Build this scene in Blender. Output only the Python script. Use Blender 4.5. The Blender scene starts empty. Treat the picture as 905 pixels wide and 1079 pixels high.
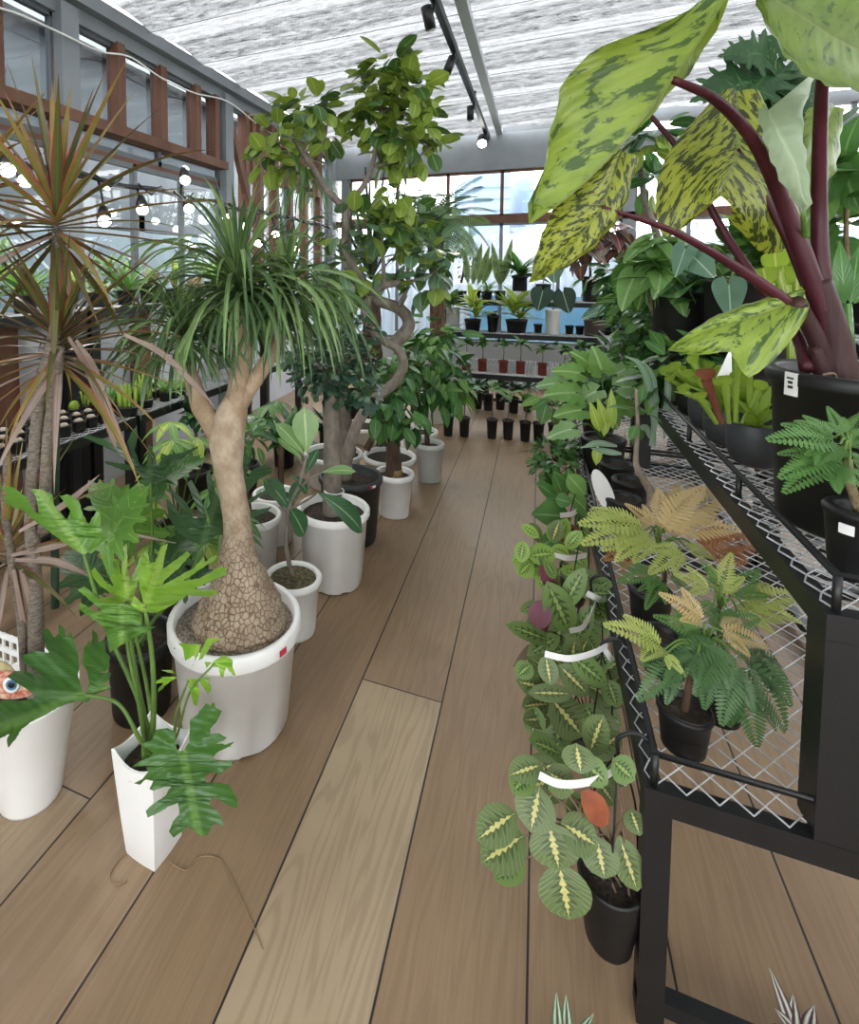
import bpy, math, random
import numpy as np
from mathutils import Vector
from mathutils.geometry import tessellate_polygon
R_ = random.Random(7)
sc = bpy.context.scene
COL = sc.collection
PI = math.pi
# ------------------------------------------------------------------ camera model (photo frame 905x1079)
FPX, CX, CY, PIT, YAW, CAMZ = 570.0, 335.0, 317.86, math.radians(3.4), 0.38742878694113303, 1.45
FW = np.array((-math.sin(YAW)*math.cos(PIT), math.cos(YAW)*math.cos(PIT), -math.sin(PIT)))
RT = np.array((math.cos(YAW), math.sin(YAW), 0.0))
UP = np.cross(RT, FW)
EYE = np.array((0, 0, CAMZ))
def P(x, y, dep):
    "world point seen at photo pixel x,y at forward distance dep"
    return EYE + dep*(FW + RT*(x-CX)/FPX - UP*(y-CY)/FPX)
def PL(x, y, ax, v):
    d = FW + RT*(x-CX)/FPX - UP*(y-CY)/FPX
    return EYE + d*((v-EYE[ax])/d[ax])
def dep_of(p): return float(np.dot(np.array(p)-EYE, FW))
cam = bpy.data.objects.new('camera', bpy.data.cameras.new('camera'))
COL.objects.link(cam)
cam.location = EYE
cam.rotation_euler = (PI/2-PIT, 0, YAW)
cam.data.sensor_fit = 'VERTICAL'
cam.data.sensor_height = 24.0
cam.data.lens = 24.0*FPX/1079
cam.data.shift_x = (905/2-CX)/1079
cam.data.shift_y = -(1079/2-CY)/1079
cam.data.clip_start = .02
cam.data.clip_end = 400
sc.camera = cam
# ------------------------------------------------------------------ objects
WL = {}
def tag(o, label=None, cat=None, group=None, kind=None):
    if label: o['label'] = label
    if cat: o['category'] = cat
    if group: o['group'] = group
    if kind: o['kind'] = kind
    return o
def T(name, label, cat, loc, group=None):
    o = bpy.data.objects.new(name, None); COL.objects.link(o)
    o.empty_display_size = .05
    o.location = tuple(float(v) for v in loc)
    WL[o.name] = np.array(o.location)
    return tag(o, label, cat, group)
def copy_tree(o, parent=None):
    c = o.copy(); COL.objects.link(c); c.parent = parent
    if o.name in WL: WL[c.name] = WL[o.name]
    for ch in [k for k in o.children]:
        copy_tree(ch, c)
    return c
def dup(o, loc, rz, label=None, group=None, s=1.0):
    c = copy_tree(o)
    c.location = tuple(float(v) for v in loc); c.rotation_euler = (0, 0, rz); c.scale = (s, s, s)
    if label: c['label'] = label
    if group: c['group'] = group
    return c
class MB:
    def __init__(s):
        s.v = []; s.f = {3: [], 4: []}; s.m = {3: [], 4: []}; s.u = []; s.n = 0
    def add(s, v, f, uv=None, mi=0):
        v = np.asarray(v, float); f = np.asarray(f, int)
        k = f.shape[1]
        s.v.append(v); s.f[k].append(f+s.n); s.m[k].append(np.full(len(f), mi))
        s.u.append(np.zeros((len(v), 2)) if uv is None else np.asarray(uv, float))
        s.n += len(v)
    def more(s, f, base, mi=0):
        f = np.asarray(f, int); k = f.shape[1]
        s.f[k].append(f+base); s.m[k].append(np.full(len(f), mi))
    def build(s, name, mats, parent=None, loc=None, smooth=True, label=None):
        me = bpy.data.meshes.new(name)
        v = np.concatenate(s.v)
        off = WL[parent.name] if parent is not None else (np.array(loc, float) if loc is not None else np.zeros(3))
        v = v-off
        idx, sizes, mis = [], [], []
        for k in (3, 4):
            if s.f[k]:
                a = np.concatenate(s.f[k]); idx.append(a.ravel()); sizes.append(np.full(len(a), k)); mis.append(np.concatenate(s.m[k]))
        idx = np.concatenate(idx); sizes = np.concatenate(sizes); mis = np.concatenate(mis)
        me.vertices.add(len(v)); me.vertices.foreach_set('co', v.ravel())
        me.loops.add(len(idx)); me.loops.foreach_set('vertex_index', idx.astype(np.int32))
        me.polygons.add(len(sizes))
        st = np.concatenate(([0], np.cumsum(sizes)[:-1]))
        me.polygons.foreach_set('loop_start', st.astype(np.int32))
        me.polygons.foreach_set('loop_total', sizes.astype(np.int32))
        me.polygons.foreach_set('material_index', mis.astype(np.int32))
        me.polygons.foreach_set('use_smooth', np.full(len(sizes), smooth))
        uvl = me.uv_layers.new(name='UVMap')
        uvl.data.foreach_set('uv', np.concatenate(s.u)[idx].ravel())
        for m in (mats if isinstance(mats, (list, tuple)) else [mats]): me.materials.append(m)
        me.update(calc_edges=True); me.validate()
        o = bpy.data.objects.new(name, me); COL.objects.link(o)
        if parent is not None: o.parent = parent
        elif loc is not None: o.location = tuple(off)
        WL[o.name] = off
        if label: o['label'] = label
        return o
    # ---- shapes
    def box(s, c, size, rz=0, mi=0):
        h = np.array(size)/2; q = []
        for z in (-1, 1):
            for x, y in ((-1, -1), (1, -1), (1, 1), (-1, 1)): q.append((x*h[0], y*h[1], z*h[2]))
        q = np.array(q)
        if rz:
            ca, sa = math.cos(rz), math.sin(rz)
            q = np.stack((q[:, 0]*ca-q[:, 1]*sa, q[:, 0]*sa+q[:, 1]*ca, q[:, 2]), 1)
        s.add(q+np.array(c), [(3, 2, 1, 0), (4, 5, 6, 7), (0, 1, 5, 4), (1, 2, 6, 5), (2, 3, 7, 6), (3, 0, 4, 7)], mi=mi)
        return s
    def b2(s, lo, hi, mi=0):
        lo = np.array(lo, float); hi = np.array(hi, float)
        return s.box((lo+hi)/2, np.abs(hi-lo), mi=mi)
    def bar(s, a, b, w, h, up=(0, 0, 1), mi=0):
        a = np.array(a, float); b = np.array(b, float); d = nz(b-a); u = np.array(up, float)
        if abs(np.dot(d, u)) > .98: u = np.array((0, 1, 0.))
        x = nz(np.cross(d, u)); y = np.cross(x, d); q = []
        for e in (a, b):
            for i, j in ((-1, -1), (1, -1), (1, 1), (-1, 1)): q.append(e+x*i*w/2+y*j*h/2)
        s.add(q, [(0, 1, 2, 3), (7, 6, 5, 4), (4, 5, 1, 0), (5, 6, 2, 1), (6, 7, 3, 2), (7, 4, 0, 3)], mi=mi)
        return s
    def tube(s, pts, rad, n=8, mi=0, cap=True, wob=0):
        p = np.array(pts, float); k = len(p)
        r = np.full(k, rad, float) if np.isscalar(rad) else np.interp(np.linspace(0, 1, k), np.linspace(0, 1, len(rad)), rad)
        t = np.gradient(p, axis=0); t /= np.linalg.norm(t, axis=1)[:, None]+1e-9
        a = np.array((0, 0, 1.)) if abs(t[0][2]) < .9 else np.array((1., 0, 0))
        x = nz(np.cross(t[0], a)); vs = []; us = []
        for i in range(k):
            x = nz(x-t[i]*np.dot(x, t[i])); y = np.cross(t[i], x)
            for j in range(n):
                g = 2*PI*j/n; rr = r[i]*(1+wob*math.sin(3*g+i*1.7)*.5+wob*R_.uniform(-.5, .5))
                vs.append(p[i]+(x*math.cos(g)+y*math.sin(g))*rr); us.append((j/n, i/(k-1)))
        f = [(i*n+j, i*n+(j+1) % n, (i+1)*n+(j+1) % n, (i+1)*n+j) for i in range(k-1) for j in range(n)]
        b0 = s.n
        s.add(vs, f, us, mi)
        if cap:
            s.more([(0, j+1, j) for j in range(1, n-1)], b0, mi)
            s.more([((k-1)*n, (k-1)*n+j, (k-1)*n+j+1) for j in range(1, n-1)], b0, mi)
        return s
    def lathe(s, prof, c, n=28, mi=0, notch=0, lobes=None):
        vs = []; us = []
        c = np.array(c, float); k = len(prof)
        for i, (r, z) in enumerate(prof):
            for j in range(n):
                g = 2*PI*j/n; rr = r; zz = z
                if lobes: rr = r*(1+lobes[1]*math.cos(lobes[0]*g))
                if notch and i <= 1 and z < .02 and j % (n//8) == 0: zz = z+notch
                vs.append((c[0]+rr*math.cos(g), c[1]+rr*math.sin(g), c[2]+zz)); us.append((j/n, i/(k-1)))
        f = [(i*n+j, i*n+(j+1) % n, (i+1)*n+(j+1) % n, (i+1)*n+j) for i in range(k-1) for j in range(n)]
        s.add(vs, f, us, mi)
        return s
    def disc(s, c, r, n=24, mi=0, bump=0):
        vs = [(c[0], c[1], c[2]+bump)]; 
        for q in (.5, 1):
            for j in range(n):
                g = 2*PI*j/n
                vs.append((c[0]+r*q*math.cos(g), c[1]+r*q*math.sin(g), c[2]+(bump*R_.uniform(-.3, 1.) if q < 1 else 0)))
        b0 = s.n
        s.add(vs, [(0, 1+j, 1+(j+1) % n) for j in range(n)], mi=mi)
        s.more([(1+j, 1+n+j, 1+n+(j+1) % n, 1+(j+1) % n) for j in range(n)], b0, mi)
        return s
    def ball(s, c, r, n=10, mi=0, jit=0):
        r = np.array((r, r, r) if np.isscalar(r) else r, float)
        k = n//2+1; vs = []
        for i in range(k+1):
            a = PI*i/k
            for j in range(n):
                g = 2*PI*j/n; q = 1+(R_.uniform(-jit, jit) if 0 < i < k else 0)
                vs.append(np.array(c)+r*q*np.array((math.sin(a)*math.cos(g), math.sin(a)*math.sin(g), -math.cos(a))))
        s.add(vs, [(i*n+j, i*n+(j+1) % n, (i+1)*n+(j+1) % n, (i+1)*n+j) for i in range(k) for j in range(n)], mi=mi)
        return s
    def leaf(s, tp, p, d, nrm, L, W=None, bend=.4, fold=.15, wav=0, mi=0, roll=0, ph=0):
        "map a flat leaf template onto a curved blade: p base, d direction, nrm upper side"
        xy, f, uv = tp
        d = nz(np.array(d, float)); nrm = np.array(nrm, float); nrm = nz(nrm-d*np.dot(nrm, d)); sd = np.cross(d, nrm)
        if roll:
            nrm, sd = nrm*math.cos(roll)+sd*math.sin(roll), sd*math.cos(roll)-nrm*math.sin(roll)
        sx = L if W is None else W
        x = xy[:, 0]*sx; y = xy[:, 1]
        if abs(bend) > 1e-3:
            Rb = L/bend; a = bend*y
            along = Rb*np.sin(a); down = -Rb*(1-np.cos(a)); ca, sa = np.cos(a), np.sin(a)
        else:
            along = L*y; down = 0*y; ca, sa = 1+0*y, 0*y
        up = fold*np.abs(x)+(wav*L*np.sin(y*14+ph+np.sign(x)*1.3)*np.minimum(1, np.abs(xy[:, 0])*4) if wav else 0)
        v = np.array(p)[None]+along[:, None]*d+down[:, None]*nrm+x[:, None]*sd+up[:, None]*(nrm[None]*ca[:, None]+d[None]*sa[:, None])
        s.add(v, f, uv, mi)
    def strap(s, p, d, L, W, g=1.2, seg=9, prof=None, mi=0, fold=.3, tw=0):
        "long leaf that hangs by its weight"
        d = nz(np.array(d, float)); p = np.array(p, float); vs = []; us = []
        side = np.cross(d, (0, 0, 1.)); side = nz(side) if np.linalg.norm(side) > .05 else nz(np.array((R_.uniform(-1, 1), R_.uniform(-1, 1), 0)))
        for i in range(seg+1):
            t = i/seg; w = W/2*(prof(t) if prof else min(1, .55+t*2.5)*min(1, (1-t)*3.2+.02))
            n = nz(np.cross(side, d)); a = tw*t; sd = side*math.cos(a)+n*math.sin(a)
            vs += [p-sd*w+n*fold*w, p, p+sd*w+n*fold*w]; us += [(0, t), (.5, t), (1, t)]
            p = p+d*L/seg
            d = nz(d+np.array((0, 0, -g/seg*(.35+1.3*t))))
        f = []
        for i in range(seg):
            a = i*3
            f += [(a, a+1, a+4, a+3), (a+1, a+2, a+5, a+4)]
        s.add(vs, f, us, mi)
def nz(v):
    v = np.array(v, float); return v/(np.linalg.norm(v)+1e-12)
def rv(a=1): return np.array((R_.uniform(-a, a), R_.uniform(-a, a), R_.uniform(-a, a)))
def sph(az, el): return np.array((math.cos(az)*math.cos(el), math.sin(az)*math.cos(el), math.sin(el)))
def cr(pts, n=6):
    "smooth curve through points"
    p = np.array(pts, float); k = len(p); out = []
    q = np.vstack((2*p[0]-p[1], p, 2*p[-1]-p[-2]))
    for i in range(k-1):
        a, b, c, d = q[i:i+4]
        for j in range(n):
            t = j/n
            out.append(.5*((2*b)+(c-a)*t+(2*a-5*b+4*c-d)*t*t+(3*b-a-3*c+d)*t**3))
    out.append(p[-1])
    return np.array(out)
# ------------------------------------------------------------------ leaf templates (x across, y along, length 1)
def strip_t(prof, seg=6, cols=1, sweep=0):
    us = np.linspace(-1, 1, 2*cols+1); xy = []; uv = []; k = len(us)
    for i in range(seg+1):
        t = i/seg; w = prof(t)
        for u in us:
            xy.append((u*w, t+sweep*abs(u)*w)); uv.append(((u+1)/2, t))
    f = [(i*k+j, i*k+j+1, (i+1)*k+j+1, (i+1)*k+j) for i in range(seg) for j in range(k-1)]
    return np.array(xy), np.array(f), np.array(uv)
def merge_t(parts):
    n = 0; X = []; F = []; U = []
    for xy, f, uv in parts:
        X.append(xy); F.append(f+n); U.append(uv); n += len(xy)
    return np.concatenate(X), np.concatenate(F), np.concatenate(U)
ov = lambda t: .34*math.sin(PI*min(1, t**.75))**.8*(1 if t < 1 else 0)+.004
T_OV = strip_t(lambda t: .26*max(0, math.sin(PI*t**.8))**.85+.003, 7, 2)
T_ELL = strip_t(lambda t: .30*max(0, math.sin(PI*t))**.6+.003, 7, 2)
T_OBOV = strip_t(lambda t: .27*max(0, math.sin(PI*t**1.5))**.75+.012*(1-t), 7, 1)
T_LAN = strip_t(lambda t: .13*max(0, math.sin(PI*t**.75))**.9+.003, 6, 1)
T_NAR = strip_t(lambda t: .055*max(0, math.sin(PI*t**.6))**.8+.003, 6, 1)
T_RND = strip_t(lambda t: .42*max(0, math.sin(PI*t))**.5+.003, 6, 1)
T_SMALL = strip_t(lambda t: .3*max(0, math.sin(PI*t))**.7+.003, 3, 1)
T_TINY = (np.array([(0, 0), (.24, .45), (0, 1), (-.24, .45)]), np.array([(0, 1, 2, 3)]), np.array([(.5, 0), (1, .5), (.5, 1), (0, .5)]))
def cord_t(back=.3, wid=.42, tipp=1.1, seg=12, cols=3, notch=.10, edge=0, waves=0):
    parts = []
    for s in (-1, 1):
        xy = []; uv = []
        for i in range(seg+1):
            t = i/seg; y = -back+t*(1+back)
            q = t
            o = wid*max(0, math.sin(PI*min(1, q**.62)))**.62*(1-.25*q**tipp)
            if waves: o *= 1-edge*(.5+.5*math.cos(waves*2*PI*t))
            inn = notch*(-y/back)**.8 if y < 0 else 0.0
            o = max(o, inn+.012 if i < seg else 0)
            for j in range(cols+1):
                x = inn+(o-inn)*j/cols
                xy.append((s*x, y)); uv.append((.5+s*.5*x/max(wid, .01), t))
        k = cols+1
        f = [((i*k+j, i*k+j+1, (i+1)*k+j+1, (i+1)*k+j) if s > 0 else (i*k+j+1, i*k+j, (i+1)*k+j, (i+1)*k+j+1)) for i in range(seg) for j in range(cols)]
        parts.append((np.array(xy), np.array(f), np.array(uv)))
    return merge_t(parts)
T_COR = cord_t()
T_ARROW = cord_t(back=.45, wid=.36, notch=.16)
T_ROUNDCOR = cord_t(back=.22, wid=.5, tipp=3)
def sub_t(base, o, ang, L, wr=1.0):
    xy, f, uv = base
    ca, sa = math.cos(ang), math.sin(ang)
    x = xy[:, 0]*L*wr; y = xy[:, 1]*L
    return np.stack((x*ca+y*sa+o[0], -x*sa+y*ca+o[1]), 1), f, uv
def lobed_t(n=6, deep=.5, wv=.3, spread=1.0, seed=1):
    r = random.Random(seed)
    wave = strip_t(lambda t: (.25+.05*math.sin(t*9+1))*(1-t**3.2)*(1+wv*math.sin(t*16))*(1.3-.45*t)+.004, 12, 1)
    parts = [strip_t(lambda t: (.27*math.sin(PI*min(1, t*.85+.15))**.7+.02)*(1 if t < 1 else 0), 8, 1)]
    for s in (-1, 1):
        for i in range(n):
            q = i/(n-1); y = .02+.72*q
            ang = (2.25-1.75*q)*spread; l = (.50+.10*math.sin(PI*min(1, q*1.2+.1))-.22*q*q)*(1+r.uniform(-.1, .1))
            parts.append(sub_t(wave, (0, y), s*ang, l, .8-.15*q))
    parts.append(sub_t(wave, (0, .72), 0, .36, .85))
    return merge_t(parts)
T_LOB = [lobed_t(6, seed=i) for i in (1, 2, 3)]
T_LOBN = [lobed_t(5, wv=.5, spread=.9, seed=i) for i in (5, 6)]
def frond_t(n=14, ll=.16, lw=.028, prof=lambda q: math.sin(PI*min(1, .12+q*.88))**.6):
    parts = [strip_t(lambda t: .006*(1-t*.7), 3, 1)]
    lt = (np.array([(0, 0), (1, .35), (.7, .8), (0, 1), (-.7, .8), (-1, .35)]), np.array([(0, 1, 2, 3), (0, 3, 4, 5)]), np.array([(.5, 0), (1, .35), (.85, .8), (.5, 1), (.15, .8), (0, .35)]))
    for s in (-1, 1):
        for i in range(n):
            q = (i+.5)/n; l = ll*prof(q)
            xy, f, uv = lt
            a = s*(1.25-.45*q); ca, sa = math.cos(a), math.sin(a)
            x = xy[:, 0]*lw; y = xy[:, 1]*l
            parts.append((np.stack((x*ca+y*sa, -x*sa+y*ca+.06+q*.9), 1), f, uv))
    return merge_t(parts)
T_FROND = frond_t(15, .30, .026, lambda q: min(1, .35+q*2.2)*(1-q)**.75+.10)
T_PALM = frond_t(22, .34, .016)
def poly_leaf(poly, mid, D, name, mat, par, org, sc_, along=0.0, fold=.0, wav=.006, frill=.7):
    "lobed blade from its outline: org + xy/sc_ in photo pixels, bent out of its plane along and across the midrib"
    P2 = [np.array((org[0]+x/sc_, org[1]+y/sc_)) for x, y in poly]
    q = []
    for i, p in enumerate(P2):
        n = P2[(i+1) % len(P2)]; k = max(1, int(np.linalg.norm(n-p)/2.2))
        for j in range(k): q.append(p+(n-p)*j/k+(np.array((R_.uniform(-frill, frill), R_.uniform(-frill, frill)))*.6 if j else 0))
    a, b = [np.array((org[0]+x/sc_, org[1]+y/sc_)) for x, y in mid]; ax = (b-a); L = np.linalg.norm(ax); ax = ax/L; nx_ = np.array((-ax[1], ax[0]))
    V = [tuple(p) for p in q]; F = [tuple(f) for f in tessellate_polygon([[Vector((p[0], p[1], 0)) for p in q]])]
    for _ in range(2):
        mid_ = {}; G = []
        def mp_(i, j):
            if np.hypot(V[i][0]-V[j][0], V[i][1]-V[j][1]) < 4: return None
            k = (min(i, j), max(i, j))
            if k not in mid_: V.append(((V[i][0]+V[j][0])/2, (V[i][1]+V[j][1])/2)); mid_[k] = len(V)-1
            return mid_[k]
        for a_, b_, c_ in F:
            e = (mp_(a_, b_), mp_(b_, c_), mp_(c_, a_)); n_ = sum(x is not None for x in e)
            if n_ == 3: G += [(a_, e[0], e[2]), (e[0], b_, e[1]), (e[2], e[1], c_), e]
            elif n_ == 0: G.append((a_, b_, c_))
            else:
                t3 = (a_, b_, c_)
                while e[0] is None or (n_ == 2 and e[2] is not None): t3 = t3[1:]+t3[:1]; e = e[1:]+e[:1]
                if n_ == 1: G += [(t3[0], e[0], t3[2]), (e[0], t3[1], t3[2])]
                else: G += [(e[0], t3[1], e[1]), (t3[0], e[0], e[1]), (t3[0], e[1], t3[2])]
        F = G
    vs = []; us = []
    for p in V:
        p = np.array(p); s = np.dot(p-a, ax)/L; t = np.dot(p-a, nx_)/L
        dd = along*(s+.35*s*abs(s))+fold*abs(t)**1.2+wav*math.sin(9*math.atan2(t, s+.02))*min(1, math.hypot(s, t)*1.6)
        vs.append(P(p[0], p[1], D+dd)); us.append((.5+t*.8, s))
    fs = F
    m = MB(); m.add(vs, fs, us); return m.build(name, mat, par)
def grid_leaf(mb, mid, le, ri, cols=4, bulge=.02, mi=0, n=14, ph=0, wav=.004):
    "large blade from its midrib and its two edges, each a list of world points"
    m, a, b = (cr(q, 8) for q in (mid, le, ri))
    rs = lambda q: np.stack([np.interp(np.linspace(0, 1, n+1), np.linspace(0, 1, len(q)), q[:, i]) for i in range(3)], 1)
    m, a, b = rs(m), rs(a), rs(b)
    for s, e in ((-1, a), (1, b)):
        vs = []; us = []
        for i in range(n+1):
            for j in range(cols+1):
                q = j/cols; w = e[i]-m[i]
                nn = nz(np.cross(m[min(i+1, n)]-m[max(i-1, 0)], w))*s
                vs.append(m[i]+w*q+nn*(bulge*math.sin(PI*q)+wav*math.sin(i*1.9+ph)*q)); us.append((.5+s*.5*q, i/n))
        k = cols+1
        f = [(i*k+j, i*k+j+1, (i+1)*k+j+1, (i+1)*k+j) for i in range(n) for j in range(cols)]
        if s < 0: f = [q[::-1] for q in f]
        mb.add(vs, f, us, mi)
# ------------------------------------------------------------------ materials
def S(h):
    h = h.lstrip('#'); c = [int(h[i:i+2], 16)/255 for i in (0, 2, 4)]
    return tuple(x/12.92 if x <= .04045 else ((x+.055)/1.055)**2.4 for x in c)+(1,)
class NT:
    def __init__(s, name):
        s.m = bpy.data.materials.new(name); s.m.use_nodes = True; s.t = s.m.node_tree; s.t.nodes.clear()
        s.out = s.t.nodes.new('ShaderNodeOutputMaterial')
    def n(s, ty, inp=None, **kw):
        o = s.t.nodes.new('ShaderNode'+ty)
        for k, v in kw.items(): setattr(o, k, v)
        for k, v in (inp or {}).items(): s.set(o.inputs[k], v)
        return o
    def set(s, sock, v):
        if isinstance(v, bpy.types.NodeSocket): s.t.links.new(v, sock)
        elif isinstance(v, bpy.types.Node): s.t.links.new(v.outputs[0], sock)
        else: sock.default_value = v
    def math(s, op, a, b=0.0, c=None):
        o = s.n('Math', operation=op); s.set(o.inputs[0], a); s.set(o.inputs[1], b)
        if c is not None: s.set(o.inputs[2], c)
        return o.outputs[0]
    def mix(s, f, a, b, bt='MIX'):
        o = s.n('Mix', data_type='RGBA', blend_type=bt); s.set(o.inputs[0], f); s.set(o.inputs[6], a); s.set(o.inputs[7], b)
        return o.outputs[2]
    def ss(s, v, lo, hi):
        o = s.n('MapRange', interpolation_type='SMOOTHSTEP'); s.set(o.inputs[0], v); s.set(o.inputs[1], lo); s.set(o.inputs[2], hi)
        return o.outputs[0]
    def noise(s, scale, detail=3, vec=None, rough=.5, dist=0):
        o = s.n('TexNoise', {'Scale': scale, 'Detail': detail, 'Roughness': rough, 'Distortion': dist})
        s.set(o.inputs['Vector'], vec if vec is not None else s.obj())
        return o.outputs[0]
    def obj(s):
        return s.n('TexCoord').outputs['Object']
    def uv(s):
        x = s.n('SeparateXYZ'); s.set(x.inputs[0], s.n('UVMap').outputs[0])
        return x.outputs[0], x.outputs[1]
    def fin(s, col, rough=.5, trans=0, metal=0, bump=None, bstr=.3, spec=.5, emis=None, coat=0):
        b = s.n('BsdfPrincipled')
        s.set(b.inputs['Base Color'], col); s.set(b.inputs['Roughness'], rough); b.inputs['Metallic'].default_value = metal
        b.inputs['Specular IOR Level'].default_value = spec
        if coat: b.inputs['Coat Weight'].default_value = coat
        if emis: b.inputs['Emission Color'].default_value = emis[0]; b.inputs['Emission Strength'].default_value = emis[1]
        if bump is not None:
            bp = s.n('Bump', {'Strength': bstr, 'Distance': .01, 'Height': bump}); s.set(b.inputs['Normal'], bp)
        sh = b.outputs[0]
        if trans:
            tl = s.n('BsdfTranslucent'); 
            tc = s.mix(1.0, col, (1.0, .98, .62, 1), 'MULTIPLY')
            s.set(tl.inputs[0], tc)
            mx = s.n('MixShader', {0: trans, 1: sh, 2: tl}); sh = mx.outputs[0]
        s.set(s.out.inputs[0], sh)
        return s.m
def M(name, c1, rough=.5, c2=None, ns=6, metal=0, trans=0, bump=0, bs=40, spec=.5, coat=0):
    t = NT(name)
    col = c1 if isinstance(c1, tuple) else S(c1)
    if c2: col = t.mix(t.ss(t.noise(ns), .35, .65), col, S(c2))
    return t.fin(col, rough, trans, metal, t.noise(bs, 2) if bump else None, bump, spec, None, coat)
def leafm(name, c1, c2, rib=None, edge=None, rough=.38, trans=.28, ns=9, ribw=.06, spec=.5):
    t = NT(name); u, v = t.uv()
    col = t.mix(t.ss(t.noise(ns), .3, .7), S(c1), S(c2))
    a = t.math('ABSOLUTE', t.math('SUBTRACT', u, .5))
    if rib: col = t.mix(t.math('SUBTRACT', 1.0, t.ss(a, ribw*.3, ribw)), col, S(rib))
    if edge: col = t.mix(t.ss(a, .22, .42), col, S(edge))
    vein = t.math('SINE', t.math('MULTIPLY', t.math('SUBTRACT', v, t.math('MULTIPLY', a, .6)), 60))
    return t.fin(col, rough, trans, 0, vein, .12, spec)
def emit(name, col, st):
    t = NT(name); e = t.n('Emission', {0: col, 1: st}); t.set(t.out.inputs[0], e.outputs[0]); return t.m
# floor planks: boards along Y, .275 m wide
def floor_mat():
    t = NT('deck_boards'); o = t.obj()
    sx = t.n('SeparateXYZ'); t.set(sx.inputs[0], o)
    X, Y = sx.outputs[0], sx.outputs[1]
    q = t.math('DIVIDE', t.math('ADD', X, .269), .2792)
    idx = t.math('FLOOR', q); fr = t.math('SUBTRACT', q, idx)
    # lengthwise joints: one board in the aisle ends at y = 1.83
    yo = t.math('ADD', t.math('MULTIPLY', idx, 5.1), 3.34)
    yy = t.math('DIVIDE', t.math('ADD', Y, yo), 8.0)
    iy = t.math('FLOOR', yy); fy = t.math('SUBTRACT', yy, iy)
    sn = t.math('MULTIPLY', t.math('SINE', t.math('ADD', t.math('ADD', t.math('MULTIPLY', idx, 1.7), t.math('MULTIPLY', iy, 2.3)), 128.5608)), 43.7)
    rnd = t.math('SUBTRACT', sn, t.math('FLOOR', sn))
    # grain: stretched noise, shifted per board
    gx = t.n('CombineXYZ', {0: t.math('ADD', X, t.math('MULTIPLY', rnd, 7.0)), 1: t.math('MULTIPLY', Y, .09), 2: t.math('MULTIPLY', rnd, 31.0)})
    big = t.noise(7, 3, gx.outputs[0], .55, .6)
    rings = t.math('SINE', t.math('MULTIPLY', t.math('ADD', big, t.math('MULTIPLY', t.noise(26, 2, gx.outputs[0]), .10)), 75))
    gy = t.n('CombineXYZ', {0: t.math('ADD', X, t.math('MULTIPLY', rnd, 3.0)), 1: t.math('MULTIPLY', Y, .025), 2: rnd})
    fine = t.noise(150, 3, gy.outputs[0], .7)
    ramp = t.n('ValToRGB'); t.set(ramp.inputs[0], rnd)
    e = ramp.color_ramp.elements
    e[0].position = 0; e[0].color = S('#8b7257'); e[1].position = 1; e[1].color = S('#a89578')
    for p, c in ((.3, '#92795d'), (.5, '#8a7154'), (.75, '#8e775c')):
        k = e.new(p); k.color = S(c)
    col = t.mix(t.math('MULTIPLY', t.ss(rings, -.3, .95), .26), ramp.outputs[0], S('#6c5440'))
    col = t.mix(t.math('MULTIPLY', t.ss(fine, .42, .72), .16), col, S('#b09a82'))
    col = t.mix(t.math('MULTIPLY', t.ss(t.noise(2.2, 4), .42, .75), .35), col, S('#7d6652'))
    # knots
    vo = t.n('TexVoronoi', {'Scale': 1.0, 'Vector': t.n('CombineXYZ', {0: t.math('MULTIPLY', X, 3.3), 1: t.math('MULTIPLY', Y, 1.6), 2: 0.0}).outputs[0]})
    kn = t.math('SUBTRACT', 1.0, t.ss(vo.outputs[0], .025, .06))
    col = t.mix(t.math('MULTIPLY', kn, .75), col, S('#43301f'))
    sb = t.math('MINIMUM', fr, t.math('SUBTRACT', 1.0, fr))
    gap = t.math('SUBTRACT', 1.0, t.ss(sb, .006, .012))
    ge = t.math('SUBTRACT', 1.0, t.ss(t.math('MULTIPLY', t.math('MINIMUM', fy, t.math('SUBTRACT', 1.0, fy)), 28.6), .006, .010))
    gap = t.math('MAXIMUM', gap, ge)
    col = t.mix(gap, col, S('#1e1712'))
    h = t.math('SUBTRACT', t.math('MULTIPLY', fine, .12), t.math('MULTIPLY', gap, 1.5))
    return t.fin(col, t.math('ADD', t.math('MULTIPLY', fine, .2), .34), 0, 0, h, .3, .5)
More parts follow.
